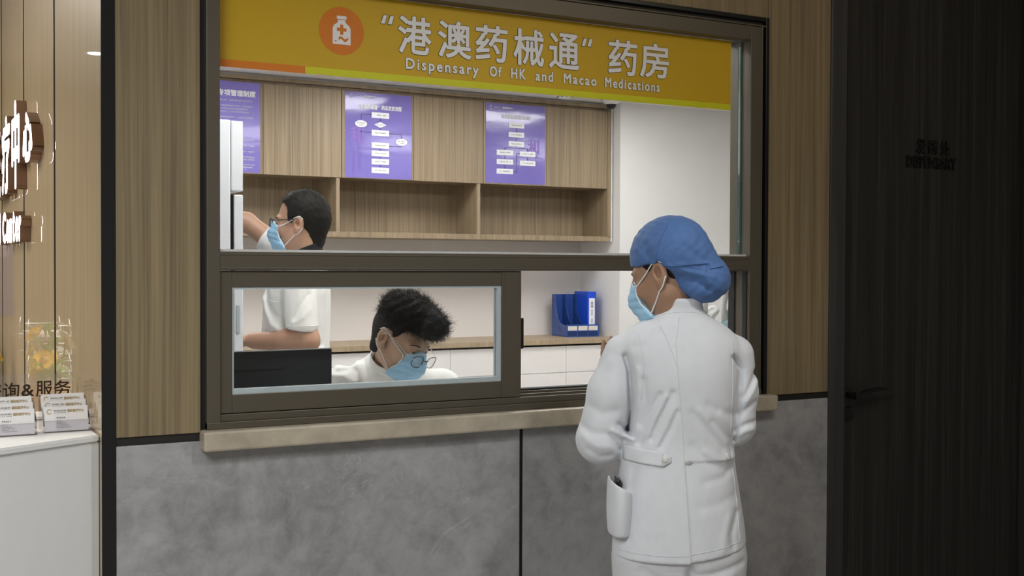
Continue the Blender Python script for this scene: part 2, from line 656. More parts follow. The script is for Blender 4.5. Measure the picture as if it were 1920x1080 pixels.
def surface(f, lo, hi, h):
    """surface-nets mesh of the zero set of f in the box lo..hi"""
    lo = np.array(lo, float)
    B = 8
    nb = np.ceil((np.array(hi) - lo) / (h * B)).astype(int)
    n = nb * B
    g = np.stack(np.meshgrid(*[np.arange(k) for k in nb], indexing='ij'), -1).reshape(-1, 3)
    ctr = lo + (g + .5) * B * h - h / 2
    dc = f(ctr)
    act = np.abs(dc) < B * h * 1.6 + .02
    F = np.repeat(np.repeat(np.repeat(np.where(dc < 0, -1., 1.).astype(np.float32).reshape(nb), B, 0), B, 1), B, 2)
    off = np.stack(np.meshgrid(*[np.arange(B)] * 3, indexing='ij'), -1).reshape(-1, 3)
    ga = g[act] * B
    for s in range(0, len(ga), 200):
        idx = (ga[s:s + 200][:, None, :] + off[None]).reshape(-1, 3)
        F[idx[:, 0], idx[:, 1], idx[:, 2]] = f(lo + idx * h)
    S = F < 0
    c = [S[i:n[0] - 1 + i, j:n[1] - 1 + j, k:n[2] - 1 + k] for i in (0, 1) for j in (0, 1) for k in (0, 1)]
    cnt = sum(x.astype(np.int8) for x in c)
    cells = np.argwhere((cnt > 0) & (cnt < 8))
    ids = np.full(cnt.shape, -1, np.int32)
    ids[tuple(cells.T)] = np.arange(len(cells))
    co = np.array([(i, j, k) for i in (0, 1) for j in (0, 1) for k in (0, 1)])
    vals = np.stack([F[tuple((cells + o).T)] for o in co], 1)
    acc = np.zeros((len(cells), 3))
    m = np.zeros(len(cells))
    for a in range(8):
        for b in range(a + 1, 8):
            if np.abs(co[a] - co[b]).sum() == 1:
                x = (vals[:, a] < 0) != (vals[:, b] < 0)
                t = vals[x, a] / (vals[x, a] - vals[x, b])
                acc[x] += co[a] + t[:, None] * (co[b] - co[a])
                m[x] += 1
    V = lo + (cells + acc / m[:, None]) * h
    faces = []
    for ax in range(3):
        o = np.eye(3, dtype=int)
        e, u, v = o[ax], o[(ax + 1) % 3], o[(ax + 2) % 3]
        sl = [slice(0, n[i] - 1) if i == ax else slice(None) for i in range(3)]
        s2 = [slice(1, n[i]) if i == ax else slice(None) for i in range(3)]
        dif = np.argwhere(S[tuple(sl)] != S[tuple(s2)])
        ok = (dif[:, (ax + 1) % 3] >= 1) & (dif[:, (ax + 2) % 3] >= 1) & (dif < (n - 1)).all(1)
        dif = dif[ok]
        q = np.stack([ids[tuple((dif + k).T)] for k in (-u - v, -v, 0 * u, -u)], 1)
        flip = ~S[tuple(dif.T)]
        q[flip] = q[flip][:, ::-1]
        faces.append(q[(q >= 0).all(1)])
    Fc = np.concatenate(faces)
    return V, Fc


def soft(name, f, lo, hi, h, mats, parent=None, mat_fn=None, relax=1):
    V, Fc = surface(f, lo, hi, h)
    # light relaxation
    for _ in range(relax):
        s = np.zeros_like(V)
        k = np.zeros(len(V))
        for i in range(4):
            a, b = Fc[:, i], Fc[:, (i + 1) % 4]
            np.add.at(s, a, V[b])
            np.add.at(k, a, 1)
            np.add.at(s, b, V[a])
            np.add.at(k, b, 1)
        k[k == 0] = 1
        V = V * .5 + .5 * s / k[:, None]
    me = bpy.data.meshes.new(name)
    me.from_pydata(V.tolist(), [], Fc.tolist())
    me.polygons.foreach_set('use_smooth', [True] * len(me.polygons))
    o = link(name, me, mats, parent)
    if mat_fn is not None:
        cen = V[Fc].mean(1)
        me.polygons.foreach_set('material_index', mat_fn(cen).astype(int).tolist())
    me.update()
    return o, V, Fc


def bvh_of(V, Fc):
    return BVHTree.FromPolygons(V.tolist(), Fc.tolist())


def cast(bvh, pts, d, off):
    """drop points along d onto a surface and lift them off it"""
    d = Vector(d).normalized()
    out = []
    for p in pts:
        h, nrm, i, _ = bvh.ray_cast(Vector(p) - d * 1.0, d)
        if h is None:
            h, nrm, i, _ = bvh.find_nearest(Vector(p))
        if nrm.dot(d) > 0: nrm = -nrm
        out.append(h + nrm * off)
    return out


def lerp_path(pts, n):
    pts = [Vector(p) for p in pts]
    L = [0]
    for a, b in zip(pts, pts[1:]):
        L.append(L[-1] + (b - a).length)
    out = []
    for i in range(n):
        s = L[-1] * i / (n - 1)
        j = max(k for k in range(len(pts) - 1) if L[k] <= s + 1e-9)
        t = (s - L[j]) / max(1e-9, L[j + 1] - L[j])
        out.append(pts[j].lerp(pts[j + 1], t))
    return out


def patch(bvh, quad, d, off, thick, nu=14, nv=8):
    """a cloth flap lying on a surface: quad = four corners, projected along d"""
    q = [Vector(p) for p in quad]
    g = []
    for j in range(nv):
        for i in range(nu):
            u, v = i / (nu - 1), j / (nv - 1)
            g.append(q[0].lerp(q[1], u).lerp(q[3].lerp(q[2], u), v))
    a = cast(bvh, g, d, off)
    b = cast(bvh, g, d, off + thick)
    mb = MB()
    K = len(g)
    fs = []
    for j in range(nv - 1):
        for i in range(nu - 1):
            k = j * nu + i
            fs.append((K + k, K + k + 1, K + k + nu + 1, K + k + nu))
            fs.append((k, k + nu, k + nu + 1, k + 1))
    rim = [i for i in range(nu)] + [j * nu + nu - 1 for j in range(1, nv)] + [(nv - 1) * nu + i for i in range(nu - 2, -1, -1)] + [j * nu for j in range(nv - 2, 0, -1)]
    for i in range(len(rim)):
        x, y = rim[i], rim[(i + 1) % len(rim)]
        fs.append((x, y, K + y, K + x))
    mb.raw(list(a) + list(b), fs, True)
    return mb


# ================================================================== THE SETTING
def struct(name, **k):
    return empty(name, kind='structure', **k)


CZ = 2.80      # corridor ceiling
# floor and ceilings
tag(box('floor', -4, 6.4, -5, 6.2, -.1, 0, M['floor']), kind='structure')
tag(box('ceiling_corridor', -4, 6.4, -5, -.0, CZ, CZ + .1, M['cor_ceil']), kind='structure')
tag(box('ceiling_reception', -4, .499, 0, 6.2, CZ, CZ + .1, M['cor_ceil']), kind='structure')
tag(box('ceiling_dispensary', .62, 6.4, .12, 4.5, 2.63, 2.73, M['ceil']), kind='structure')
tag(box('wall_west', -4.1, -4, -5, 6.2, 0, CZ, M['wood']), kind='structure')
tag(box('wall_east', 6.4, 6.5, -5, 4.6, 0, CZ, M['cream_wall']), kind='structure')
tag(box('wall_south', -4, 6.4, -5.1, -5, 0, CZ, M['cream_wall']), kind='structure')

# the front wall: wood panels above a recessed black groove, marble below
wf = struct('wall_front')
box('wood_panel', .533, .742, 0, .12, 1.040, CZ, M['wood'], wf, .0015)
box('wood_panel', .744, 1.80, 0, .12, 2.302, CZ, M['wood'], wf, .0015)
box('wood_panel', 1.803, 2.630, 0, .12, 2.302, CZ, M['wood'], wf, .0015)
box('wood_panel', 2.632, 2.911, 0, .12, 1.040, CZ, M['wood'], wf, .0015)
box('groove_trim', .533, .742, .006, .12, 1.018, 1.040, M['groove'], wf)
box('groove_trim', 2.632, 2.911, .006, .12, 1.018, 1.040, M['groove'], wf)
box('marble_panel', .533, 1.684, 0, .12, 0, 1.018, M['stone'], wf, .001)
box('marble_panel', 1.696, 2.911, 0, .12, 0, 1.018, M['stone'], wf, .001)
box('seam_strip', 1.684, 1.696, .004, .12, 0, 1.018, M['black_metal'], wf)
box('wall_core', .62, 2.90, .1201, .135, 0, 1.0, M['white_wall'], wf)
# beyond the door
box('dark_panel', 3.952, 6.4, .0, .12, 0, CZ, M['door_wood'], wf, .002)

# left partition: lacquered wood panels towards the reception, black end strip
wl = struct('wall_left')
for k, (a, b) in enumerate([(.004, .838), (.845, 1.652), (1.659, 2.466), (2.473, 3.28), (3.287, 4.1), (4.107, 4.92), (4.927, 6.2)]):
    box('wood_panel', .499, .511, a, b - .034, 0, CZ, M['wood_gloss'], wl, .0008)
    box('joint_strip', .4995, .511, b - .0335, b + .0065, 0, CZ, M['joint'], wl)
box('joint_backing', .512, .533, .004, 6.2, 0, CZ, M['groove'], wl)
box('partition_core', .5335, .62, .1205, 4.6, 0, CZ, M['white_wall'], wl)
tag(box('trim_1', .4988, .5328, -.002, .0038, 0, CZ, M['black_metal'], None, .0006), kind='structure')
# reception rear wall
tag(box('wall_reception', -4, .499, 6.1, 6.2, 0, CZ, M['wood_light']), kind='structure')

# dispensary walls
tag(box('wall_rear', .62, 4.7, 4.34, 4.46, 0, 2.63, M['cream_wall']), kind='structure')
tag(box('wall_right', 4.632, 6.4, 3.82, 4.339, 0, 2.63, M['white_wall']), kind='structure')

# ------------------------------------------------------------------ the serving window
win = struct('window_1')
BR = M['bronze']


def bar(name, x0, x1, y0, y1, z0, z1, parent=win, mat=BR, bev=.0015):
    return box(name, x0, x1, y0, y1, z0, z1, mat, parent, bev)


bar('gap_seal', .744, .757, .012, .11, 1.046, 2.302, mat=M['black_gap'], bev=0)
bar('gap_seal', 2.607, 2.630, .012, .11, 1.046, 2.302, mat=M['black_gap'], bev=0)
bar('gap_seal', .757, 2.607, .012, .11, 2.275, 2.302, mat=M['black_gap'], bev=0)
bar('jamb', .757, .792, -.006, .115, 1.046, 2.268)
bar('jamb', 2.553, 2.598, -.006, .030, 1.046, 2.268)
bar('jamb', 2.5535, 2.598, .0305, .100, 1.046, 2.268)
bar('jamb_lip', 2.600, 2.606, -.004, .03, 1.046, 2.275)
bar('jamb_lip', 2.618, 2.6318, -.005, .012, 1.046, 2.302, mat=M['black_metal'])
bar('head_rail', .792, 2.553, -.006, .115, 2.222, 2.268)
bar('head_lip', .757, 2.618, -.004, .03, 2.270, 2.276)
bar('head_lip', .744, 2.618, -.005, .012, 2.288, 2.3018, mat=M['black_metal'])
bar('transom', .792, 2.553, -.004, .115, 1.458, 1.507)
bar('transom_bead', .792, 2.553, -.0055, -.003, 1.461, 1.466)
bar('transom_bead', .792, 2.553, -.0055, -.003, 1.497, 1.502)
bar('glazing_strip', .792, 2.553, .012, .115, 1.507, 1.513, mat=M['alu'], bev=0)
bar('bottom_track', .757, 2.606, -.008, .115, 1.046, 1.064)
bar('track_rail', .792, 2.553, .001, .006, 1.064, 1.083)
bar('track_rail', .792, 2.553, .038, .044, 1.064, 1.088)
bar('track_rail', .792, 2.553, .078, .084, 1.064, 1.092)
bar('track_bed', .792, 2.553, .084, .115, 1.064, 1.098, mat=M['black_gap'])
bar('track_stop', .792, .808, .046, .108, 1.098, 1.457)
bar('track_stop', 2.549, 2.5535, .068, .099, 1.100, 1.457, mat=M['black_gap'], bev=0)
bar('track_stop', 2.549, 2.5535, .008, .026, 1.100, 1.457, mat=M['black_gap'], bev=0)
bar('upper_pane', .793, 2.5485, .044, .052, 1.513, 2.221, mat=M['glass'], bev=0)
bar('pane_edge', 2.5487, 2.553, .040, .056, 1.513, 2.221, mat=M['glass_edge'], bev=0)
# the sliding sash
sash = bar('sash', .7925, .826, .006, .036, 1.0845, 1.4575)
bar('stile', 1.625, 1.690, .004, .036, 1.0845, 1.4575, sash)
bar('rail', .826, 1.625, .006, .036, 1.414, 1.4575, sash)
bar('rail', .826, 1.625, .006, .036, 1.0845, 1.133, sash)
bar('stile_bead', 1.627, 1.631, .0025, .005, 1.0845, 1.4575, sash)
bar('stile_bead', 1.684, 1.688, .0025, .005, 1.0845, 1.4575, sash)
for a in ((.826, 1.625, 1.408, 1.414), (.826, 1.625, 1.133, 1.1465), (.826, .831, 1.1465, 1.408), (1.613, 1.625, 1.1465, 1.408)):
    bar('gasket', a[0], a[1], .010, .034, a[2], a[3], sash, M['gasket'], 0)
bar('pane', .831, 1.613, .020, .025, 1.1465, 1.408, sash, M['glass'], 0)
lb = MB().box(1.690, 1.702, .008, .026, 1.226, 1.318, .003)
lb.build('latch', M['black_soft'], sash)
MB().prism([(.808, 1.305), (.838, 1.292), (.842, 1.289), (.842, 1.268), (.838, 1.265), (.808, 1.250)], .05, .075).build('inner_latch', M['bronze'], win)

tag(MB().box(.741, 2.650, -.042, .03, .994, 1.0455, .006).build('windowsill', M['sill'], None), kind='structure')

# ------------------------------------------------------------------ the yellow sign on the upper pane
sign = empty('dispensary_sign', (1.65, .042, 1.99), label='long yellow pharmacy sign with white Chinese and English lettering across the window top', cat='sign')


def onsign(mb, name, mat):
    o = mb.build(name, mat, sign)
    o.matrix_parent_inverse = Matrix.Translation(-sign.location)
    return o


onsign(MB().box(.7935, 2.506, .0415, .0438, 1.992, 2.2205), 'film', M['sign_yellow'])
onsign(MB().box(.7935, 1.036, .0408, .0413, 1.992, 2.011), 'orange_stripe', M['sign_orange'])
onsign(MB().box(1.036, 2.506, .0408, .0413, 1.992, 2.011), 'lime_stripe', M['sign_lime'])
em = MB()
c, z = 1.140, 2.117
em.prism([(c + .0655 * math.cos(a), z + .0655 * math.sin(a)) for a in np.linspace(0, 2 * math.pi, 48, False)], .0409, .0413)
eo = onsign(em, 'emblem_disc', M['sign_orange'])
mb = MB()
bot = [(-.026, -.037), (.026, -.037), (.026, .006), (.023, .014), (.015, .020), (.011, .024), (.011, .030), (-.011, .030), (-.011, .024), (-.015, .020), (-.023, .014), (-.026, .006)]
mb.prism([(c + x, z + y) for x, y in bot], .0402, .0407)
mb.box(c - .014, c + .014, .0402, .0407, z + .032, z + .041)
mb.build('bottle', M['sign_white'], eo)
mb = MB()
k_, l_, zc_ = .0045, .0138, z + .0035
mb.prism([(c + a, zc_ + b) for a, b in ((-k_, l_), (k_, l_), (k_, k_), (l_, k_), (l_, -k_), (k_, -k_), (k_, -l_), (-k_, -l_), (-k_, -k_), (-l_, -k_), (-l_, k_), (-k_, k_))], .0396, .0401)
wave = [(c - .009 + .028 * t, z - .026 + .004 * math.sin(7 * t)) for t in np.linspace(0, 1, 12)]
mb.prism(wave + [(x, zz + .0075) for x, zz in wave[::-1]], .0396, .0401)
mb.box(c - .020, c - .015, .0396, .0401, z - .030, z - .027)
mb.build('bottle_marks', M['sign_orange'], eo)

chars = [('港', 1.308, 1.412, 2.073, 2.180), ('澳', 1.432, 1.540, 2.072, 2.180), ('药', 1.553, 1.661, 2.073, 2.180),
         ('械', 1.680, 1.786, 2.072, 2.182), ('通', 1.803, 1.911, 2.072, 2.182), ('药', 2.018, 2.128, 2.072, 2.182), ('房', 2.138, 2.252, 2.073, 2.184)]
for grow, y, nm, mt in ((.0017, .0408, 'lettering_outline', M['sign_outline']), (0, .0398, 'chinese_lettering', M['sign_white'])):
    mb = MB()
    for ch, a, b, z0, z1 in chars:
        add_text(mb, ch, a - grow, b + grow, z0 - grow, z1 + grow, y, .0022 + grow)
    for xa in (1.256, 1.277, 1.920, 1.941):
        mb.raw([(xa - grow, y, 2.150 - grow), (xa + .012 + grow, y, 2.150 - grow), (xa + .018 + grow, y, 2.174 + grow), (xa + .008 - grow, y, 2.174 + grow)], [(0, 1, 2, 3)])
    onsign(mb, nm, mt)
words = [('Dispensary', 1.332, 1.564), ('Of', 1.600, 1.640), ('HK', 1.672, 1.722), ('and', 1.756, 1.818), ('Macao', 1.855, 1.975), ('Medications', 2.006, 2.215)]


def text_fit(mb, body, x0, x1, base, cap, y, bold, spacing):
    """fit the width, keep the baseline: height follows the letters' own ascent and descent"""
    vs_, fs = text_geo(body, spacing)
    ref = text_geo('H', 1)[0]
    H = ref[:, 1].max()
    add_text(mb, body, x0, x1, base + vs_[:, 1].min() / H * cap, base + vs_[:, 1].max() / H * cap, y, bold, spacing)


for grow, y, nm, mt in ((.0011, .0408, 'english_outline', M['sign_outline']), (0, .0398, 'english_lettering', M['sign_white'])):
    mb = MB()
    for wd_, a, b in words:
        text_fit(mb, wd_, a - grow, b + grow, 2.030 - grow, .031 + 2 * grow, y, .0011 + grow, 1.28)
    onsign(mb, nm, mt)

# ------------------------------------------------------------------ dark door on the right
door = struct('door_1')
box('door_frame', 2.911, 2.984, -.006, .12, 0, CZ, M['door_frame'], door, .003)
box('door_leaf', 2.986, 3.948, .028, .075, .004, CZ - .002, M['door_wood'], door, .002)
box('door_backing', 2.984, 3.952, .076, .118, 0, CZ, M['black_gap'], door)
mb = MB()
mb.lathe([(.004, .030), (.022, .030), (.024, .026), (.024, .0285)], (3.028, 0, 1.022), axis='y')
hp = [(3.014, 1.028), (3.020, 1.034), (3.045, 1.030), (3.060, 1.035), (3.090, 1.043), (3.140, 1.046), (3.176, 1.043), (3.172, 1.036), (3.140, 1.032), (3.100, 1.031), (3.080, 1.025), (3.062, 1.010), (3.045, 1.004), (3.020, 1.008)]
mb.prism(hp, -.028, -.014)
mb.tube([(3.032, .028, 1.020), (3.032, -.02, 1.020)], .011)
mb.build('door_handle', M['black_soft'], door)
MB().lathe([(.004, .0285), (.027, .0285), (.027, .024), (.025, .0225), (.004, .0225)], (3.036, 0, .952), axis='y').build('door_disc', M['black_soft'], door)  # black disc on the leaf below the handle
mb = MB()
for ch, a in (('发', 3.362), ('药', 3.424), ('处', 3.488)):
    add_text(mb, ch, a, a + .050, 1.890, 1.944, .022, .0016, 1, .005)
add_text(mb, 'DISPENSARY', 3.312, 3.574, 1.838, 1.882, .022, .0012, 1.0, .005)
mb.build('door_lettering', M['black_soft'], door)

# ================================================================== DISPENSARY FURNITURE
units = [(1.598, 2.578, 'wall cabinet unit with two oak doors behind the tall man, open niche below', 1),
         (2.578, 3.569, 'middle oak wall cabinet unit above its empty open niche', 2),
         (3.569, 4.608, 'oak wall cabinet unit ending at the bright wall, its niche empty', 3)]
splits = [[1.598, 2.085, 2.586], [2.588, 3.077, 3.584], [3.586, 4.078, 4.577]]
for (x0, x1, lab, k), ds in zip(units, splits):
    t = empty('wall_cabinet', ((x0 + x1) / 2, 4.12, 1.65), label=lab, cat='wall cabinet', group='oak wall cabinets along the rear wall')

    def cb(name, *a, mat=M['wood_cab'], bev=.001):
        o = box(name, *a, mat, t, bev)
        o.matrix_parent_inverse = Matrix.Translation(-t.location)
        return o
    cb('top_panel', x0, x1, 3.925, 4.335, 2.572, 2.590)
    cb('back_panel', x0, x1, 4.225, 4.335, 1.652, 2.572)
    cb('bottom_shelf', x0, x1 - .001, 3.905, 4.225, 1.651, 1.686)
    cb('middle_shelf', x0, x1, 3.925, 4.225, 2.028, 2.046)
    a, b = (x1 - .025, x1 - .001) if k < 3 else (4.578, 4.608)
    cb('side_panel', a, b, 3.905 if k < 3 else 3.897, 4.225, 1.686, 2.028 if k < 3 else 2.572)
    for i in range(2):
        cb('door', ds[i] + .0015, ds[i + 1] - .0015, 3.898, 3.918, 2.024, 2.570)
crn = tag(box('trim_cornice', 1.598, 4.612, 3.893, 4.335, 2.5905, 2.612, M['wood_cab']), kind='structure')
tag(box('trim_side', 4.6095, 4.616, 3.897, 4.335, 1.651, 2.612, M['trim_white']), kind='structure')
tag(box('trim_bulkhead', .62, 4.63, 3.93, 4.335, 2.6125, 2.63, M['ceil']), kind='structure')

# base cabinets with two rows of white drawers, one long worktop
xs = [1.10, 1.54, 1.983, 2.425, 2.868, 3.31, 3.752, 4.195, 4.628]
names = ['white base cabinet hidden behind the fridge end of the counter', 'white base cabinet below the tall man\'s elbow', 'white base cabinet behind the top of the black monitor',
         'white base cabinet seen between the black monitor and the seated man', 'white base cabinet directly behind the seated man\'s head', 'white base cabinet just right of the seated man\'s head, through the sliding window',
         'white base cabinet left of the open hatch, mostly behind the sash', 'white drawer cabinet below the blue file holder, at the end wall']
names[6] = 'white drawer cabinet seen through the open hatch, next from the end wall'
names[7] = 'white drawer cabinet beneath the blue file holder, against the end wall'
for i in range(8):
    t = empty('base_cabinet', ((xs[i] + xs[i + 1]) / 2, 4.0, 0), label=names[i], cat='base cabinet', group='white base cabinets under the oak worktop')
    a, b = xs[i] + .001, xs[i + 1] - .001

    def bb(name, *ar, mat=M['white_gloss'], bev=.0008):
        o = box(name, *ar, mat, t, bev)
        o.matrix_parent_inverse = Matrix.Translation(-t.location)
    bb('carcass', a, b, 3.845, 4.335, 0, .925)
    for z0, z1 in ((.745, .924), (.53, .742), (.10, .527)):
        bb('drawer', a, b - .001, 3.825, 3.8445, z0, z1)
tag(MB().box(1.06, 4.631, 3.805, 4.339, .938, .972, .002).build('worktop', M['wood_top'], None), 'long oak worktop along the rear wall carrying the blue file holder', 'worktop')
tag(box('trim_gap', 1.1, 4.63, 3.86, 4.33, .9255, .9375, M['groove']), kind='structure')


# ------------------------------------------------------------------ posters
def poster(x0, x1, z0, z1, lab):
    p = empty('poster', ((x0 + x1) / 2, 3.898, z0), label=lab, cat='poster')
    # a film that does not lie perfectly flat
    nx, nz = 24, 28
    V, Fs = [], []
    r = .016
    for j in range(nz + 1):
        for i in range(nx + 1):
            u, v = i / nx, j / nz
            V.append((x0 + (x1 - x0) * u, 3.8962, z0 + (z1 - z0) * v))
    for j in range(nz):
        for i in range(nx):
            k = j * (nx + 1) + i
            Fs.append((k, k + 1, k + nx + 2, k + nx + 1))
    mb = MB()
    mb.raw(V, Fs, True)
    o = mb.build('sheet', M['poster'], p)
    o.matrix_parent_inverse = Matrix.Translation(-p.location)

    def part(mb, name, mat):
        o = mb.build(name, mat, p)
        o.matrix_parent_inverse = Matrix.Translation(-p.location)
    return p, part


def poster_mat():
    m, nt, b = new_mat('purple_poster')
    mp = mapping(nt, (1, 1, 1))
    n = noise(nt, mp, 3, 2)
    rp = ramp(nt, [(.3, (.20, .165, .50, 1)), (.7, (.235, .195, .55, 1))])
    nt.links.new(n.outputs['Fac'], rp.inputs['Fac'])
    nt.links.new(rp.outputs['Color'], b.inputs['Base Color'])
    b.inputs['Roughness'].default_value = .11
    b.inputs['Specular IOR Level'].default_value = .5
    n2 = noise(nt, mapping(nt, (.35, 1, 1)), 9, 3, .5)
    bp = N(nt, 'ShaderNodeBump')
    bp.inputs['Strength'].default_value = .12
    bp.inputs['Distance'].default_value = .012
    nt.links.new(n2.outputs['Fac'], bp.inputs['Height'])
    nt.links.new(bp.outputs['Normal'], b.inputs['Normal'])
    return m


M['poster'] = poster_mat()
PY = 3.8945


def strokes(mb, x0, x1, z, h, n, y=PY - .0012):
    """a line of tiny unreadable characters"""
    w_ = (x1 - x0) / n
    for i in range(n):
        a = x0 + i * w_
        if rng.random() < .08: continue
        for q in range(2):
            zz = z + h * (.15 + .6 * rng.random())
            mb.raw([(a + w_ * .1, y, zz), (a + w_ * .9, y, zz), (a + w_ * .9, y, zz + h * .2), (a + w_ * .1, y, zz + h * .2)], [(0, 1, 2, 3)])
        xx = a + w_ * (.2 + .5 * rng.random())
        mb.raw([(xx, y, z), (xx + w_ * .2, y, z), (xx + w_ * .2, y, z + h), (xx, y, z + h)], [(0, 1, 2, 3)])


def calligraphy(part, ox, oz, s):
    mb = MB()
    add_text(mb, '和', ox, ox + .085 * s, oz, oz + .105 * s, PY - .0002, .002, 1)
    for q, (ch, dx, dz) in enumerate([('同', .012, -.06), ('舟', .012, -.095), ('共', .012, -.13), ('济', .012, -.165), ('和', .05, -.03), ('而', .05, -.065), ('不', .05, -.10), ('同', .05, -.135)]):
        add_text(mb, ch, ox + dx * s, ox + (dx + .02) * s, oz + dz * s, oz + (dz + .026) * s, PY - .0002, 0, 1)
    part(mb, 'calligraphy', M['print_purple'])


def header(part, x, z):
    mb = MB()
    ring = [(x + .010 * math.cos(a), z + .010 * math.sin(a)) for a in np.linspace(.6, 5.6, 16)]
    mb.tube([(a, PY - .001, b) for a, b in ring], .0022, sides=6)
    strokes(mb, x + .018, x + .075, z - .002, .009, 8)
    add_text(mb, '国际医疗中心', x + .085, x + .165, z - .006, z + .009, PY - .001, .0004)
    part(mb, 'header_logo', M['print_white'])


def flow(part, boxes, arrows, ovals=(), diamonds=()):
    mb = MB()
    tx = MB()
    for cx_, cz_, w_, h_ in boxes:
        mb.box(cx_ - w_ / 2, cx_ + w_ / 2, PY - .0008, PY, cz_ - h_ / 2, cz_ + h_ / 2)
        strokes(tx, cx_ - w_ * .33, cx_ + w_ * .33, cz_ - .005, .010, 10)
    for cx_, cz_, w_, h_ in ovals:
        mb.prism([(cx_ + w_ / 2 * math.cos(a), cz_ + h_ / 2 * math.sin(a)) for a in np.linspace(0, 2 * math.pi, 28, False)], PY - .0008, PY)
        strokes(tx, cx_ - w_ * .35, cx_ + w_ * .35, cz_ + .001, .008, 7)
        strokes(tx, cx_ - w_ * .2, cx_ + w_ * .2, cz_ - .012, .008, 4)
    for cx_, cz_, w_, h_ in diamonds:
        mb.prism([(cx_ - w_ / 2, cz_), (cx_, cz_ - h_ / 2), (cx_ + w_ / 2, cz_), (cx_, cz_ + h_ / 2)], PY - .0008, PY)
        strokes(tx, cx_ - w_ * .3, cx_ + w_ * .3, cz_ - .004, .008, 8)
    part(mb, 'chart_boxes', M['print_white'])
    part(tx, 'box_lettering', M['print_grey'])
    ar = MB()
    for pts in arrows:
        for (a, b), (c_, d_) in zip(pts, pts[1:]):
            e = .0016
            ar.box(min(a, c_) - e, max(a, c_) + e, PY - .0005, PY + .0002, min(b, d_) - e, max(b, d_) + e)
        (a, b), (c_, d_) = pts[-2], pts[-1]
        if abs(a - c_) < 1e-6:
            s = 1 if d_ > b else -1
            ar.prism([(c_, d_), (c_ - .005, d_ - s * .011), (c_ + .005, d_ - s * .011)], PY - .0006, PY)
        else:
            s = 1 if c_ > a else -1
            ar.prism([(c_, d_), (c_ - s * .011, d_ - .005), (c_ - s * .011, d_ + .005)], PY - .0006, PY)
    part(ar, 'arrows', M['print_dark'])


# first poster: rules (its left part is hidden by the window jamb)
p, part = poster(1.62, 2.066, 2.030, 2.570, 'purple poster of dense white text, partly hidden behind the white fridge')
mb = MB()
add_text(mb, '港澳药品专项管理制度', 1.655, 2.038, 2.482, 2.520, PY, .0012)
part(mb, 'title', M['print_white'])
mb = MB()
for zz, e in [(2.452, 2.02), (2.420, 2.02), (2.402, 1.99), (2.384, 2.025), (2.352, 2.025), (2.333, 1.86), (2.316, 1.87), (2.285, 1.86), (2.222, 2.03), (2.185, 2.03), (2.150, 2.03), (2.118, 2.03), (2.102, 2.03), (2.072, 2.03), (2.056, 2.02), (2.044, 1.98)]:
    strokes(mb, 1.66, e, zz, .009, int((e - 1.66) / .0085), PY)
part(mb, 'body_text', M['print_white'])
# second poster
p, part = poster(2.609, 3.064, 2.028, 2.566, 'purple flow chart poster with two ovals and a diamond, on the middle cabinet')
header(part, 2.650, 2.540)
mb = MB()
add_text(mb, '“港澳药械通”', 2.697, 2.835, 2.462, 2.492, PY, .0008)
add_text(mb, '药品发放流程', 2.853, 2.992, 2.462, 2.492, PY, .0008)
part(mb, 'title', M['print_white'])
bx = lambda z: (2.846, z, .119, .036)
flow(part, [bx(2.428), bx(2.316), bx(2.237), bx(2.186), bx(2.134), bx(2.079)],
     [[(2.846, 2.410), (2.846, 2.388)], [(2.846, 2.350), (2.846, 2.334)], [(2.846, 2.219), (2.846, 2.204)], [(2.846, 2.168), (2.846, 2.152)], [(2.846, 2.116), (2.846, 2.097)],
      [(2.715, 2.392), (2.715, 2.430), (2.787, 2.430)], [(2.787, 2.318), (2.717, 2.318), (2.717, 2.346)],
      [(2.905, 2.316), (2.992, 2.316), (2.992, 2.29), (2.992, 2.286)], [(2.992, 2.244), (2.992, 2.236), (2.906, 2.236)]],
     [(2.715, 2.368, .080, .044), (2.992, 2.266, .080, .044)], [(2.846, 2.368, .084, .037)])
calligraphy(part, 2.640, 2.235, 1.1)
# third poster
p, part = poster(3.603, 4.062, 2.032, 2.566, 'purple flow chart poster with a forked chart, beside the end wall')
header(part, 3.642, 2.536)
mb = MB()
add_text(mb, '冷链药品配送流程', 3.722, 3.944, 2.466, 2.496, PY, .001)
part(mb, 'title', M['print_white'])
flow(part, [(3.836, 2.425, .120, .034), (3.836, 2.362, .120, .034), (3.836, 2.300, .120, .034), (3.748, 2.238, .126, .034), (3.748, 2.176, .126, .034), (3.748, 2.112, .126, .034), (3.924, 2.236, .122, .034), (3.924, 2.174, .122, .034)],
     [[(3.836, 2.408), (3.836, 2.380)], [(3.836, 2.345), (3.836, 2.318)], [(3.836, 2.283), (3.836, 2.272), (3.748, 2.272), (3.748, 2.256)], [(3.836, 2.272), (3.924, 2.272), (3.924, 2.254)],
      [(3.748, 2.221), (3.748, 2.194)], [(3.748, 2.159), (3.748, 2.130)], [(3.924, 2.219), (3.924, 2.192)], [(3.811, 2.112), (3.840, 2.112), (3.840, 2.236), (3.862, 2.236)]])
calligraphy(part, 3.930, 2.235, 1.0)

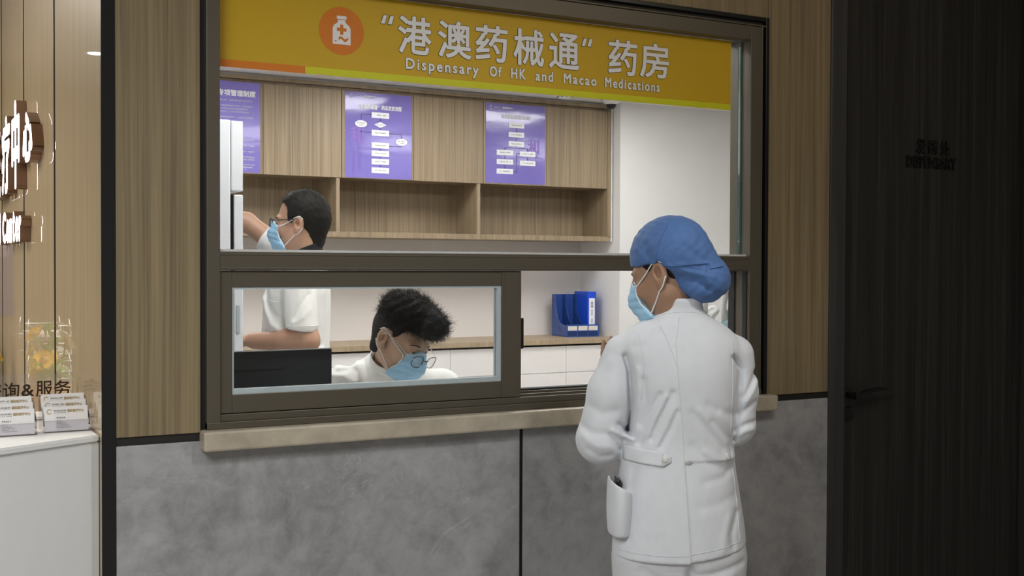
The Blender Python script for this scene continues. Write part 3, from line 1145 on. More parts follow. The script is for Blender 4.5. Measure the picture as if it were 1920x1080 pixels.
# ------------------------------------------------------------------ ceiling things
for x, y, lab in [(5.7, .8, 'added square fill light above the bright end wall, window side'), (1.5, .95, 'added square fill light above the fridge front'), (1.45, 3.05, 'added square fill light in front of the first cabinet'), (2.9, .95, 'square ceiling light over the window side, fridge end'), (4.3, .8, 'square ceiling light over the window side, hatch end'),  # panels on this line up to the first cabinet are added for brightness
                  (2.85, 3.05, 'square ceiling light in front of the middle cabinet'), (4.3, 2.85, 'square ceiling light in front of the end cabinet')]:
    t = empty('ceiling_light', (x, y, 2.63), label=lab, cat='ceiling light', group='square ceiling lights of the dispensary')
    MB().box(-.31, .31, -.31, .31, -.012, 0, .002).build('frame', M['trim_white'], t)
    MB().box(-.29, .29, -.29, .29, -.0155, -.012).build('diffuser', M['led'], t)
t = empty('dome_camera', (4.50, 3.74, 2.63), label='small white dome camera with dark eye on the ceiling above the cabinets', cat='security camera')
MB().lathe([(.045, 0), (.062, -.003), (.060, -.020), (.040, -.034), (.010, -.036)]).build('housing', M['trim_white'], t)
MB().lathe([(.036, -.030), (.037, -.038), (.030, -.056), (.015, -.066), (.002, -.068)]).build('dome', M['black_soft'], t)
t = empty('smoke_detector', (4.10, 3.70, 2.63), label='white ceiling smoke detector left of the dome camera', cat='smoke detector')
MB().lathe([(.05, 0), (.055, -.004), (.052, -.018), (.036, -.030), (.006, -.032)]).build('housing', M['trim_white'], t)
mb = MB()
for a in np.linspace(0, 2 * math.pi, 10, False):
    mb.box(-.006 + .047 * math.cos(a), .006 + .047 * math.cos(a), -.006 + .047 * math.sin(a), .006 + .047 * math.sin(a), -.021, -.014)
mb.build('slots', M['black_soft'], t)

# ------------------------------------------------------------------ blue file holder and binder
fh = empty('file_holder', (4.44, 4.0, .972), R(-6), 'navy plastic desktop file holder with three bays on the oak worktop', 'file holder')
X0, WD, DP = -.128, .256, .245


def divider(x):
    # side profile in (depth, height): high at the back, sweeping down to the low front
    prof = [(0, 0), (DP, 0), (DP, .30), (DP - .055, .30)]
    for t in np.linspace(0, 1, 12):
        prof.append((DP - .062 - .125 * t ** 1.6, .285 - .195 * (1 - (1 - t) ** 2.2)))
    prof += [(.03, .082), (0, .082)]
    mb = MB()
    n = len(prof)
    mb.raw([(x, a, b) for a, b in prof] + [(x + .003, a, b) for a, b in prof],
           [tuple(range(n)), tuple(range(2 * n - 1, n - 1, -1))] + [(i, i + n, (i + 1) % n + n, (i + 1) % n) for i in range(n)])
    mb.build('divider', M['blue_plastic'], fh)
    # rows of slanted slots
    sl = MB()
    for (a, b, l) in [(.115, .055, .05), (.135, .075, .05), (.155, .095, .05), (.10, .03, .04), (.12, .04, .04), (.08, .03, .03), (.17, .05, .045), (.19, .06, .04), (.185, .11, .05), (.205, .125, .05), (.20, .17, .03), (.215, .19, .03), (.225, .24, .02), (.21, .25, .02)]:
        for sx in (x - .0004, x + .0034):
            sl.raw([(sx, a, b), (sx, a + .006, b - .003), (sx, a + .006 + l * .45, b + l - .003), (sx, a + l * .45, b + l)], [(0, 1, 2, 3)])
    sl.build('slot', M['navy_dark'], fh)


for k in range(4):
    divider(X0 + k * (WD - .003) / 3)
MB().box(X0, X0 + WD, 0, DP, 0, .004).build('base', M['blue_plastic'], fh)
MB().box(X0, X0 + WD, DP - .004, DP, 0, .30).build('back', M['blue_plastic'], fh)
MB().box(X0, X0 + WD, -.004, 0, 0, .088, .001).build('front', M['blue_plastic'], fh)
for k in range(3):
    a = X0 + .010 + k * .0815
    MB().box(a, a + .072, -.006, -.004, .046, .078).build('label_card', M['label_paper'], fh)
    MB().box(a, a + .072, -.0052, -.004, .008, .040).build('front_recess', M['navy_dark'], fh)
bd = empty('ring_binder', (0, 0, 0), R(-6), 'bright blue box binder with a white spine label, standing in the file holder', 'binder')
bd.location = fh.matrix_basis @ Vector((0, 0, .004))
bd.location = Vector((4.44, 4.0, .972)) + Matrix.Rotation(R(-6), 3, 'Z') @ Vector((.047, .018, .0045))
MB().box(0, .070, 0, .216, 0, .316, .002).build('cover', M['blue_binder'], bd)
MB().box(.012, .058, -.0012, 0, .07, .27).build('spine_label', M['print_white'], bd)
mb = MB()
add_text(mb, '药', .026, .044, .225, .245, -.0018, .0006)
add_text(mb, '品', .026, .044, .203, .223, -.0018, .0006)
mb.box(.032, .038, -.0018, -.0012, .145, .19)
mb.box(.032, .038, -.0018, -.0012, .09, .125)
mb.build('label_lettering', M['print_grey'], bd)

# ------------------------------------------------------------------ fridge (closed half towards us, open half where the man reaches in)
fr = empty('medicine_fridge', (.93, 1.72, 0), 0, 'tall white medicine fridge at the left, the man reaching into it', 'fridge')


def fb(name, *a, mat=M['white_fridge'], bev=.004):
    o = box(name, *a, mat, fr, bev)
    o.matrix_parent_inverse = Matrix.Translation(-fr.location)
    return o


fb('body', .64, 1.176, 1.30, 1.60, 0, 2.012)
fb('far_side', .64, 1.176, 2.13, 2.16, 0, 2.012)
fb('roof', .64, 1.176, 1.60, 2.13, 1.95, 2.012)
fb('plinth', .64, 1.176, 1.60, 2.13, 0, .12)
fb('rear_panel', .64, .68, 1.60, 2.13, .12, 1.95)
for zz in (.55, .9, 1.30, 1.60):
    fb('shelf', .68, 1.14, 1.60, 2.13, zz, zz + .012, bev=0)
fb('upper_door', 1.179, 1.224, 1.302, 1.60, 1.748, 2.010)
ld = fb('lower_door', 1.190, 1.224, 1.302, 1.60, .13, 1.735)
fb('door_gasket', 1.176, 1.190, 1.310, 1.60, .13, 1.735, mat=M['black_soft'], bev=0)
mb = MB().box(1.196, 1.210, 1.299, 1.303, 1.215, 1.322, .003)
h_ = mb.build('recessed_handle', M['gasket'], fr)
h_.matrix_parent_inverse = Matrix.Translation(-fr.location)

# ------------------------------------------------------------------ inner desk, monitor, bags
dk = empty('dispensing_desk', (1.8, .5, 0), 0, 'white desk just inside the window, under the black monitor', 'desk')
for nm, a in (('desktop', (.65, 2.89, .14, .66, .725, .75)), ('side_panel', (.65, .68, .14, .64, 0, .725)), ('side_panel', (2.86, 2.89, .14, .64, 0, .725)), ('modesty_panel', (.68, 2.86, .15, .17, .2, .725))):
    o = box(nm, *a, M['white_gloss'], dk, .002)
    o.matrix_parent_inverse = Matrix.Translation(-dk.location)
mo = empty('monitor', (.955, .30, .75), R(3), 'black computer monitor seen from behind, inside the sliding window', 'monitor')
MB().box(-.26, .255, -.008, .018, .17, .474, .004).build('screen_housing', M['black_plastic'], mo)
MB().box(-.24, .232, -.010, -.008, .19, .455, .0006).build('rear_shell', M['black_plastic'], mo)
MB().box(-.20, .10, -.0112, -.0098, .415, .420).build('vent_slot', M['black_soft'], mo)
MB().box(-.03, .03, .006, .03, .01, .25, .003).build('stand_neck', M['black_plastic'], mo)
MB().box(-.11, .11, -.03, .14, 0, .012, .003).build('stand_foot', M['black_plastic'], mo)
MB().box(-.25, .245, .018, .0185, .18, .465).build('screen', M['black_soft'], mo)


def crumple(name, c, r, seed, mat, label, cat):
    ph = np.random.default_rng(seed).uniform(0, 6.28, 12)

    def f(P):
        q = P - np.array(c)
        d = ell(P, c, r)
        d = d + .012 * np.abs(np.sin(q[:, 0] * 40 + q[:, 2] * 25 + ph[0])) * np.abs(np.sin(q[:, 2] * 30 - q[:, 0] * 18 + ph[1])) + .008 * np.sin(q[:, 0] * 75 + ph[2] + 3 * np.sin(q[:, 2] * 20 + ph[3])) * np.sin(q[:, 2] * 60 + ph[4])
        return np.maximum(d, .7505 - P[:, 2])
    o, V, Fc = soft(name, f, np.array(c) - np.array(r) - .03, np.array(c) + np.array(r) + .03, .008, mat, None, relax=0)
    return tag(o, label, cat)


b1 = crumple('plastic_bag', (2.725, .44, 1.03), (.090, .075, .315), 3, M['bag_film'], 'crumpled white plastic bag behind the nurse\'s cap, inside the open hatch', 'plastic bag')
b2 = crumple('plastic_bag', (2.640, .225, 1.03), (.034, .050, .29), 5, M['bag_teal'], 'pale teal plastic bag against the right window jamb', 'plastic bag')
MB().tube([(2.640, .225, 1.27), (2.634, .225, 1.335), (2.640, .222, 1.375), (2.630, .222, 1.420)], [.016, .008, .011, .003], sides=10).build('handle', M['bag_film'], b2)
MB().tube([(2.710, .44, 1.28), (2.715, .43, 1.345), (2.695, .42, 1.375), (2.665, .42, 1.365)], [.02, .009, .016, .004], sides=10).build('handle', M['bag_film'], b1)

# ================================================================== RECEPTION (left of the black end strip)
def poly_slab(mb, poly, z0, z1):
    n = len(poly)
    mb.raw([(x, y, z0) for x, y in poly] + [(x, y, z1) for x, y in poly],
           [tuple(range(n - 1, -1, -1)), tuple(range(n, 2 * n))] + [(i, (i + 1) % n, (i + 1) % n + n, i + n) for i in range(n)])


def grow_poly(poly, k):
    # move only the front edge points along -y
    return [(x, y - k if i < 2 else y) for i, (x, y) in enumerate(poly)]


rd = empty('reception_desk', (-.2, .2, 0), 0, 'white high reception counter at the left edge, holding business cards', 'reception desk')


def child(mb, name, mat, par, smooth=None):
    o = mb.build(name, mat, par, smooth)
    o.matrix_parent_inverse = par.matrix_basis.inverted()
    return o


dpoly = [(.4975, .036), (-.9, -.69), (-.9, -.05), (.1, .60), (.4975, .60)]
mb = MB()
poly_slab(mb, [(x, y) for x, y in dpoly], .08, 1.028)
child(mb, 'body', M['desk_white'], rd)
mb = MB()
poly_slab(mb, grow_poly(dpoly, .007), 1.0285, 1.047)
bmesh.ops.bevel(mb.bm, geom=[e for e in mb.bm.edges], offset=.004, segments=2, affect='EDGES')
child(mb, 'counter_top', M['desk_white'], rd)
mb = MB()
poly_slab(mb, grow_poly(dpoly, -.03), 0, .0795)
child(mb, 'plinth', M['groove'], rd)
wk = empty('work_desk', (-.1, 1.6, 0), 0, 'lower white work desk behind the reception counter', 'desk')
for nm, a in (('desktop', (-.7, .496, .62, 2.8, .73, .76)), ('side_panel', (-.7, -.67, .62, 2.8, 0, .73)), ('side_panel', (.46, .49, .62, 2.8, 0, .73))):
    child(MB().box(*a, .002), nm, M['desk_white'], wk)


# standing acrylic plate with dark letters
sg = empty('counter_sign', (.33, .40, 1.047), 0, 'clear counter plate with dark Chinese lettering behind the business cards', 'counter sign')
child(MB().box(.215, .489, .402, .406, 1.047, 1.172), 'plate', M['acrylic'], sg)
child(MB().box(.215, .489, .39, .418, 1.047, 1.053, .001), 'foot', M['acrylic'], sg)
mb = MB()
for ch, a, b, z0, z1 in (('咨', .268, .307, 1.110, 1.152), ('询', .311, .352, 1.110, 1.152), ('&', .357, .389, 1.113, 1.146), ('服', .394, .436, 1.110, 1.153), ('务', .440, .484, 1.110, 1.153)):
    add_text(mb, ch, a, b, z0, z1, .397, .0004, 1, .004)
child(mb, 'lettering', M['dark_lettering'], sg)


def card_stack(x, y, z, back, lab):
    c = empty('business_cards', (x, y, z), 0, lab, 'business cards', 'business cards on the reception counter')
    c.rotation_euler = (R(-14), 0, 0)
    MB().box(-.052, .052, 0, .006 + back, 0, .063).build('stack', M['card'], c)
    mb = MB()
    mb.tube([(-.040 + .0055 * math.cos(a), -.0006, .050 + .0055 * math.sin(a)) for a in np.linspace(.7, 5.6, 14)], .0009, sides=6)
    add_text(mb, '国际医疗中心', .003, .043, .047, .0545, -.0005, .0002)
    mb.build('gold_print', M['print_gold'], c)
    mb = MB()
    strokes(mb, -.030, .000, .049, .005, 9, -.0005)
    strokes(mb, -.030, .000, .0455, .002, 14, -.0005)
    for ii, (wd_, zz) in enumerate([(.022, .031), (.012, .0255), (.016, .022), (.024, .0185), (.031, .015), (.028, .0115), (.035, .008)]):
        strokes(mb, -.024, -.024 + wd_, zz, .005 if ii == 0 else .0018, 5 if ii == 0 else 14, -.0005)
    mb.build('grey_print', M['print_grey'], c)


def holder(x, y, lab, side):
    h = empty('card_holder', (x, y, 1.047), 0, lab, 'card holder')
    rot = Matrix.Rotation(R(-14), 3, 'X')
    mb = MB()
    for i, (yy, zz) in enumerate(((0, 0), (.030, .013), (.060, .026))):
        mb.box(-.055, .055, yy - .003, yy - .0015, .001 + zz, .030 + zz, 0, rot, (0, yy, zz))
        mb.box(-.055, .055, yy + .0135, yy + .015, .001 + zz, .056 + zz, 0, rot, (0, yy, zz))
        mb.box(-.055, .055, yy - .0015, yy + .015, zz + .0004, zz + .0016)
    mb.build('tiers', M['acrylic'], h)
    for s in (-1, 1):
        MB().raw([(s * .056, -.004, 0), (s * .056, .082, 0), (s * .056, .098, .085), (s * .056, .066, .083), (s * .056, .004, .034)], [(0, 1, 2, 3, 4)]).build('side_wall', M['acrylic'], h)
    for i, nm in enumerate(('front', 'middle', 'rear')):
        card_stack(x, y + i * .030 + .0006, 1.047 + i * .013 + .0032, 0, f'{nm} stack of white business cards in the {side} clear holder')


holder(.4345, .120, 'clear three tier card holder beside the black end strip', 'right hand')
holder(.305, .100, 'clear three tier card holder cut by the left picture edge', 'left hand')

# lit letters on the lacquered wall: white faces, copper returns
lt = empty('illuminated_sign', (.463, 1.6, 1.55), 0, 'lit white letters with copper sides on the lacquered wood wall', 'illuminated sign')


def lit(body, ya, yb, z0, z1, bold, name='letter'):
    fn = lambda p: (.463 + p[1], -p[0], p[2])
    f = MB()
    add_text(f, body, -ya, -yb, z0, z1, 0, bold, 1, 0, fn)
    fo = child(f, name, M['letter_light'], lt)
    g = MB()
    add_text(g, body, -ya, -yb, z0, z1, .0008, bold + .002, 1, .0345, fn)
    go = g.build('return', M['copper'], fo)


lit('心', 1.335, 1.070, 1.815, 1.985, .010)
lit('中', 1.690, 1.440, 1.745, 2.065, .010)
lit('疗', 2.060, 1.760, 1.745, 2.045, .010)
lit('医', 2.430, 2.130, 1.745, 2.020, .010)
vv = 2.04
for ch, wd_, z1 in (('C', .125, 1.676), ('e', .085, 1.645), ('n', .085, 1.645), ('t', .065, 1.668), ('e', .085, 1.645), ('r', .062, 1.645)):
    lit(ch, vv, vv - wd_, 1.553, z1, .006)
    vv -= wd_ + .026
lit('l', 2.16, 2.13, 1.553, 1.680, .006)
lit('a', 2.28, 2.19, 1.553, 1.645, .006)

# bouquet and letter trays on the work desk (seen mirrored in the lacquer)
bq = empty('bouquet', (.365, 2.02, .76), 0, 'bouquet of yellow sunflowers and green leaves behind the counter, mirrored in the wall', 'flowers')
MB().lathe([(.055, 0), (.07, .02), (.065, .16), (.085, .22), (.08, .225), (.06, .16), (.01, .15)]).build('vase', M['kraft'], bq)
lf = MB()
for i in range(60):
    a, e = rng.uniform(0, 6.28), rng.uniform(.15, 1.4)
    d = Vector((math.cos(a) * math.cos(e), math.sin(a) * math.cos(e), math.sin(e)))
    b = Vector((0, 0, .22)) + Vector((d.x * .25, d.y * .6, d.z)) * rng.uniform(.02, .22)
    l = rng.uniform(.06, .085)
    s = d.cross(Vector((0, 0, 1))).normalized() * l * .22
    t = b + d * l + Vector((0, 0, -.02))
    m_ = b + d * l * .5 + Vector((0, 0, .012))
    lf.raw([b, m_ + s, t, m_ - s, m_], [(0, 1, 4), (1, 2, 4), (2, 3, 4), (3, 0, 4)])
lf.build('leaves', M['leaf'], bq)
for i, (px, py, pz, rr) in enumerate([(.025, -.05, .33, .058), (.02, .10, .27, .05), (.05, .05, .43, .045), (-.07, .02, .40, .055), (.065, .02, .36, .05)]):
    f = MB()
    n = Vector((px, py, .05)).normalized()
    u = n.orthogonal().normalized()
    v = n.cross(u)
    c = Vector((px, py, pz))
    for k in range(22):
        a = 2 * math.pi * k / 22
        d = u * math.cos(a) + v * math.sin(a)
        s = (u * -math.sin(a) + v * math.cos(a)) * rr * .16
        f.raw([c + d * rr * .3 - s * .6, c + d * rr * .3 + s * .6, c + d * rr * .75 + s + n * .006, c + d * rr + n * .002, c + d * rr * .75 - s + n * .006], [(0, 1, 2, 3, 4)])
    fo = f.build('flower', M['petal'] if i != 3 else M['petal_white'], bq)
    g = MB()
    g.lathe([(.001, .010), (rr * .25, .008), (rr * .36, 0), (rr * .3, -.006)], (0, 0, 0))
    o = g.build('flower_centre', M['kraft'], fo)
    o.matrix_local = Matrix.Translation(c) @ n.to_track_quat('Z', 'Y').to_matrix().to_4x4()
    MB().tube([c - n * .004, Vector((px * .5, py * .5, .22)), Vector((0, 0, .12))], .004).build('stem', M['leaf'], bq)
tr = empty('letter_tray', (.335, 2.42, .76), 0, 'stacked wire letter trays with paper, mirrored in the lacquered wall', 'letter tray')
for k in range(6):
    z0 = .03 + k * .075
    mb = MB()
    mb.tube([(-.09, -.15, z0), (.09, -.15, z0), (.09, .15, z0), (-.09, .15, z0)], .003, True, 6)
    mb.tube([(-.09, -.15, z0 + .045), (.07, -.15, z0 + .045), (.07, .15, z0 + .045), (-.09, .15, z0 + .045)], .003, True, 6)
    for q in np.linspace(-.08, .08, 7):
        mb.tube([(q, -.15, z0), (q, .15, z0)], .0015, sides=5)
    for sx, sy in ((-1, -1), (1, -1), (1, 1), (-1, 1)):
        mb.tube([(.09 * sx, .15 * sy, z0), (.08 * sx, .15 * sy, z0 + .075)], .0025, sides=6)
    mb.build('tier', M['wire'], tr)
for sx, sy in ((-1, -1), (1, -1), (1, 1), (-1, 1)):
    MB().tube([(.09 * sx, .15 * sy, 0), (.09 * sx, .15 * sy, .03)], .003, sides=6).build('foot', M['wire'], tr)
for k in (3, 4, 5):
    tag(MB().box(.255, .410, 2.29, 2.56, .76 + .0335 + k * .075, .76 + .045 + k * .075).build('paper_stack', M['card'], None),
        f"white paper stack in the {['third', 'second', 'top'][k - 3]} letter tray from the top".replace('top letter tray from the top', 'topmost letter tray'), 'paper', 'paper in the letter trays')
nb = empty('notice_board', (.28, 6.09, 1.1), 0, 'purple notice board on the rear reception wall, mirrored in the lacquer', 'notice board')
child(MB().box(.09, .47, 6.07, 6.098, 1.10, 1.66, .003), 'board', M['board_purple'], nb)
child(MB().box(.12, .44, 6.066, 6.07, 1.53, 1.61), 'heading', M['print_lilac'], nb)
for x, y, lab in ((-.245, 4.64, 'small round downlight deep in the reception ceiling'), (-1.3, 4.64, 'small round downlight further left in the reception ceiling')):
    t = empty('downlight', (x, y, CZ), 0, lab, 'downlight')
    MB().lathe([(.055, -.001), (.07, -.003), (.068, -.010), (.052, -.008)]).build('ring', M['trim_white'], t)
    MB().lathe([(.001, -.006), (.05, -.006), (.05, -.0085), (.001, -.0085)]).build('lamp', M['led_warm'], t)
t = empty('sprinkler_dome', (.10, 5.5, CZ), 0, 'grey dome fitting on the reception ceiling, mirrored in the lacquer', 'ceiling fitting')
MB().lathe([(.06, -.001), (.075, -.01), (.07, -.03), (.05, -.06), (.02, -.075), (.002, -.078)]).build('dome', M['gasket'], t)

# ================================================================== PEOPLE
def head_frame(c, yaw, pitch, roll=0):
    """head axes in the person's frame: x = the person's left, y = forward, z = up; yaw 0 faces +y, positive turns to their left (-x)"""
    Rm = Matrix.Rotation(yaw, 3, 'Z') @ Matrix.Rotation(-pitch, 3, 'X') @ Matrix.Rotation(roll, 3, 'Y')
    A = np.array([list(r) for r in Rm])       # columns: right, forward, up
    return np.array(c, float), A


def to_head(P, hf):
    return (P - hf[0]) @ hf[1]


def from_head(p, hf):
    return Vector((hf[0] + hf[1] @ np.array(p, float)).tolist())


def head_sdf(P, hf, wide=1.0):
    q = to_head(P, hf)
    qx = q.copy()
    q = q.copy()
    q[:, 0] = np.abs(q[:, 0]) / wide            # mirror
    d = ell(q, (0, -.012, .042), (.074, .097, .090))
    d = smin(d, ell(q, (0, .030, -.025), (.062, .062, .088)), .03)
    d = smin(d, cone(q, (.047, .0, -.052), (.016, .066, -.098), .020, .017), .03)
    d = smin(d, ell(q, (0, .070, -.100), (.024, .019, .018)), .02)
    d = smin(d, ell(q, (.036, .066, -.028), (.024, .022, .022)), .02)      # cheekbone
    d = smin(d, cone(q, (.012, .090, .022), (.042, .076, .020), .010, .009), .014)   # brow
    d = smax(d, -ell(q, (.031, .104, .004), (.017, .017, .012)), .010)     # eye socket
    d = smin(d, ell(q, (.031, .082, .004), (.0135, .0125, .0115)), .004)   # eyelid mound
    d = smin(d, cone(q, (0, .090, .006), (0, .110, -.034), .0085, .0115), .012)
    d = smin(d, ell(q, (.011, .100, -.038), (.0085, .010, .008)), .006)
    d = smin(d, cone(q, (0, .092, -.060), (.018, .083, -.061), .0075, .005), .008)   # lips
    d = smin(d, cone(q, (0, .090, -.072), (.015, .083, -.071), .0075, .005), .006)
    # ear: tilted dish with rim and lobe
    e = ell(q, (.078, -.012, -.002), (.010, .021, .031))
    e = smin(e, ell(q, (.074, -.004, -.030), (.007, .010, .011)), .008)
    e = smax(e, -ell(q, (.090, -.009, .000), (.012, .0115, .019)), .003)
    e = smin(e, cone(q, (.080, .002, -.012), (.078, .004, -.002), .004, .0035), .003)
    d = smin(d, e, .006)
    d = smax(d, -ell(q, (.091, -.007, -.001), (.021, .0095, .0165)), .003)
    d = smin(d, cone(q, (.0775, -.017, .012), (.0765, -.014, -.012), .0022, .0022), .003)
    return d


def hand_sdf(P, wpos, fwd, nrm, side, curl=.5, spread=.12, s=1.0):
    """wpos wrist, fwd along the palm, nrm out of the back of the hand; side +1 puts the thumb at +x of (fwd x nrm)"""
    y = np.array(fwd, float)
    y /= np.linalg.norm(y)
    z = np.array(nrm, float)
    z -= y * (z @ y)
    z /= np.linalg.norm(z)
    x = np.cross(y, z) * side
    q = ((P - np.array(wpos)) @ np.stack([x, y, z], 1)) / s
    d = smin(ell(q, (0, .048, 0), (.040, .054, .016)), cone(q, (-.022, .045, 0), (.026, .045, 0), .014, .014), .01)
    d = smin(d, cone(q, (0, -.03, 0), (0, .02, 0), .024, .022), .02)
    for i, (fx, ln) in enumerate(((.030, .068), (.010, .076), (-.010, .071), (-.029, .056))):
        p = np.array([fx, .088 - abs(fx - .008) * .25, 0])
        ang = 0.0
        a0 = (fx) * spread * 30
        pts, rad = [p], [.0092]
        for sg, rr in ((.45, .0085), (.30, .0078), (.25, .0068)):
            ang += curl * (.8 + .15 * i)
            p = p + ln * sg * np.array([math.sin(a0 * .3), math.cos(ang), -math.sin(ang)])
            pts.append(p)
            rad.append(rr)
        d = smin(d, chain(q, pts, rad, .003), .005)
    th = chain(q, [np.array(p) for p in ((.022, .018, -.004), (.044, .045, -.014), (.050, .072, -.022), (.046, .094, -.028))], [.014, .0115, .0098, .008], .004)
    d = smin(d, th, .010)
    return d * s


def strands(name, V, Nn, keep, count, length, hf, mat, parent, curl=.5, up=(0, 0, 0), rad=.0006, lay=None):
    idx = np.nonzero(keep)[0]
    pick = rng.choice(idx, count)
    mb_v, mb_f = [], []
    base = 0
    for i in pick:
        p = Vector(V[i].tolist())
        n = Vector(Nn[i].tolist())
        t = Vector(rng.normal(0, 1, 3).tolist())
        dr = (n + t * curl + Vector(up)).normalized()
        if lay is not None:
            dr = (dr * .45 + Vector(lay(V[i])).normalized()).normalized()
        l = length * rng.uniform(.5, 1.15)
        rot_ = Matrix.Rotation(min(.6, .42 * curl) * rng.uniform(.6, 1.3), 3, Vector(rng.normal(0, 1, 3).tolist()).normalized())
        s1 = dr.orthogonal().normalized() * rad
        s2 = dr.cross(s1).normalized() * rad
        q = p - n * .004
        K = 7
        for k in range(K):
            f = 1 - .7 * k / (K - 1)
            for s in (s1, -.5 * s1 + .87 * s2, -.5 * s1 - .87 * s2):
                mb_v.append(q + s * f)
            dr = (rot_ @ dr).normalized()
            q = q + dr * l / (K - 1)
        for k in range(K - 1):
            for j in range(3):
                j2 = (j + 1) % 3
                mb_f.append((base + k * 3 + j, base + k * 3 + j2, base + (k + 1) * 3 + j2, base + (k + 1) * 3 + j))
        base += K * 3
    me = bpy.data.meshes.new(name)
    me.from_pydata([tuple(v) for v in mb_v], [], mb_f)
    me.polygons.foreach_set('use_smooth', [True] * len(me.polygons))
    return link(name, me, mat, parent)


def vnormals(V, Fc):
    n = np.cross(V[Fc[:, 2]] - V[Fc[:, 0]], V[Fc[:, 3]] - V[Fc[:, 1]])
    o = np.zeros_like(V)
    for i in range(4):
        np.add.at(o, Fc[:, i], n)
    return o / np.maximum(1e-12, np.linalg.norm(o, axis=1))[:, None]


def hairline(y, pts):
    return np.interp(y, [p[0] for p in pts], [p[1] for p in pts])


M_EDGE = [(-.125, .036), (-.110, .042), (-.085, .054), (-.060, .070), (-.035, .078), (-.012, .074), (.02, .070)]


def mask_top(x):
    return -.004 + .014 * np.exp(-(x / .022) ** 2) - .16 * np.maximum(0, x - .02)


def mask_sdf(P, hf):
    q = to_head(P, hf).copy()
    x = np.abs(q[:, 0])
    q2 = q.copy()
    q2[:, 0] = x
    d = ell(q, (0, .030, -.040), (.069, .080, .090))
    d = smin(d, cone(q, (0, .099, -.006), (0, .109, -.046), .016, .019), .03)
    d = smin(d, cone(q, (0, .109, -.046), (0, .082, -.100), .019, .023), .03)
    d = smin(d, cone(q2, (.040, .052, -.09), (.0, .075, -.105), .024, .024), .03)
    # pleats
    d = d - .0022 * np.abs(np.cos((q[:, 2] + .03 + .30 * np.maximum(0, x - .02)) * math.pi / .021)) * np.clip((.050 - np.abs(q[:, 2] + .055)) / .02, 0, 1)
    reg = np.maximum(q[:, 2] - mask_top(x), (-.116 + .35 * np.maximum(0, x - .025)) - q[:, 2])
    reg = np.maximum(reg, (np.interp(q[:, 2], [p[0] for p in M_EDGE], [p[1] for p in M_EDGE]) - q[:, 1]) * .8)
    return smax(d, reg, .003)


def mask_parts(person, hf, bvh, sides=(1, -1), col='mask_blue'):
    c = hf[0] + hf[1] @ np.array((0, .05, -.05))
    o, V, Fc = soft('face_mask', lambda P: mask_sdf(P, hf), c - .13, c + .13, .0024, M[col], person)
    o['label'] = 'pale blue pleated face mask'
    mv = bvh_of(V, Fc)

    def on_mask(p, off=.0004):
        h, n, i, dist = mv.find_nearest(from_head(p, hf))
        return h + n * off
    # white edge binding
    b = MB()
    b.tube([on_mask((x, .115 - abs(x) * .55, float(mask_top(np.array(abs(x)))) - .001)) for x in np.linspace(-.052, .052, 33)], .0017, sides=6)
    for s in (1, -1):
        b.tube([on_mask((s * .062, np.interp(z, [p[0] for p in M_EDGE], [p[1] for p in M_EDGE]) + .001, z)) for z in np.linspace(-.012, -.098, 24)], .0019, sides=6)
    b.build('edge_binding', M['mask_white'], o)
    for s in sides:
        mb = MB()
        a0 = on_mask((s * .060, .075, -.015))
        a1 = on_mask((s * .058, .052, -.092))
        for st, pts in ((a0, ((s * .071, .030, .006), (s * .078, .004, .023), (s * .083, -.016, .030), (s * .083, -.030, .018))),
                        (a1, ((s * .064, .024, -.066), (s * .071, .004, -.046), (s * .079, -.014, -.036), (s * .083, -.030, -.016)))):
            pp = []
            for p in lerp_path([st] + [from_head(p, hf) for p in pts], 26):
                h, n, i, dist = bvh.find_nearest(p)
                out = (p - h).dot(n)
                pp.append(p if out > .0016 else h + n * .0016)
            mb.tube(pp, .0018, sides=6)
        mb.build('ear_loop', M['mask_white'], o)
    return o


def eyes(person, hf, bvh):
    for s in (1, -1):
        MB().lathe([(.0005, .0112), (.006, .0095), (.0097, .0056), (.0112, 0), (.0097, -.0056), (.0005, -.0112)], from_head((s * .031, .0825, .001), hf), 16).build('eye', M['print_white'], person)
        f = Vector(hf[1][:, 1].tolist())
        o = MB().lathe([(.0005, 0), (.0040, -.0004), (.0046, -.0018), (.0005, -.002)], (0, 0, 0), 14).build('iris', M['print_grey'], person)
        o.matrix_local = Matrix.Translation(from_head((s * .031, .0944, -.002), hf)) @ f.to_track_quat('Z', 'Y').to_matrix().to_4x4()
        for nm, pts, rr in (('eyebrow', ((s * .016, .0985, .022), (s * .022, .100, .0245), (s * .032, .098, .026), (s * .042, .090, .0245), (s * .049, .080, .020)), .0019),
                            ('eyelash', ((s * .020, .0955, .000), (s * .026, .0965, .0025), (s * .032, .0965, .003), (s * .038, .094, .002), (s * .043, .090, -.001)), .0011)):
            pp = []
            for p in pts:
                h, n, i, dist = bvh.find_nearest(from_head(p, hf))
                pp.append(h + n * .0003)
            MB().tube(pp, [rr * .6, rr, rr, rr, rr * .4], sides=6).build(nm, M['hair'], person)


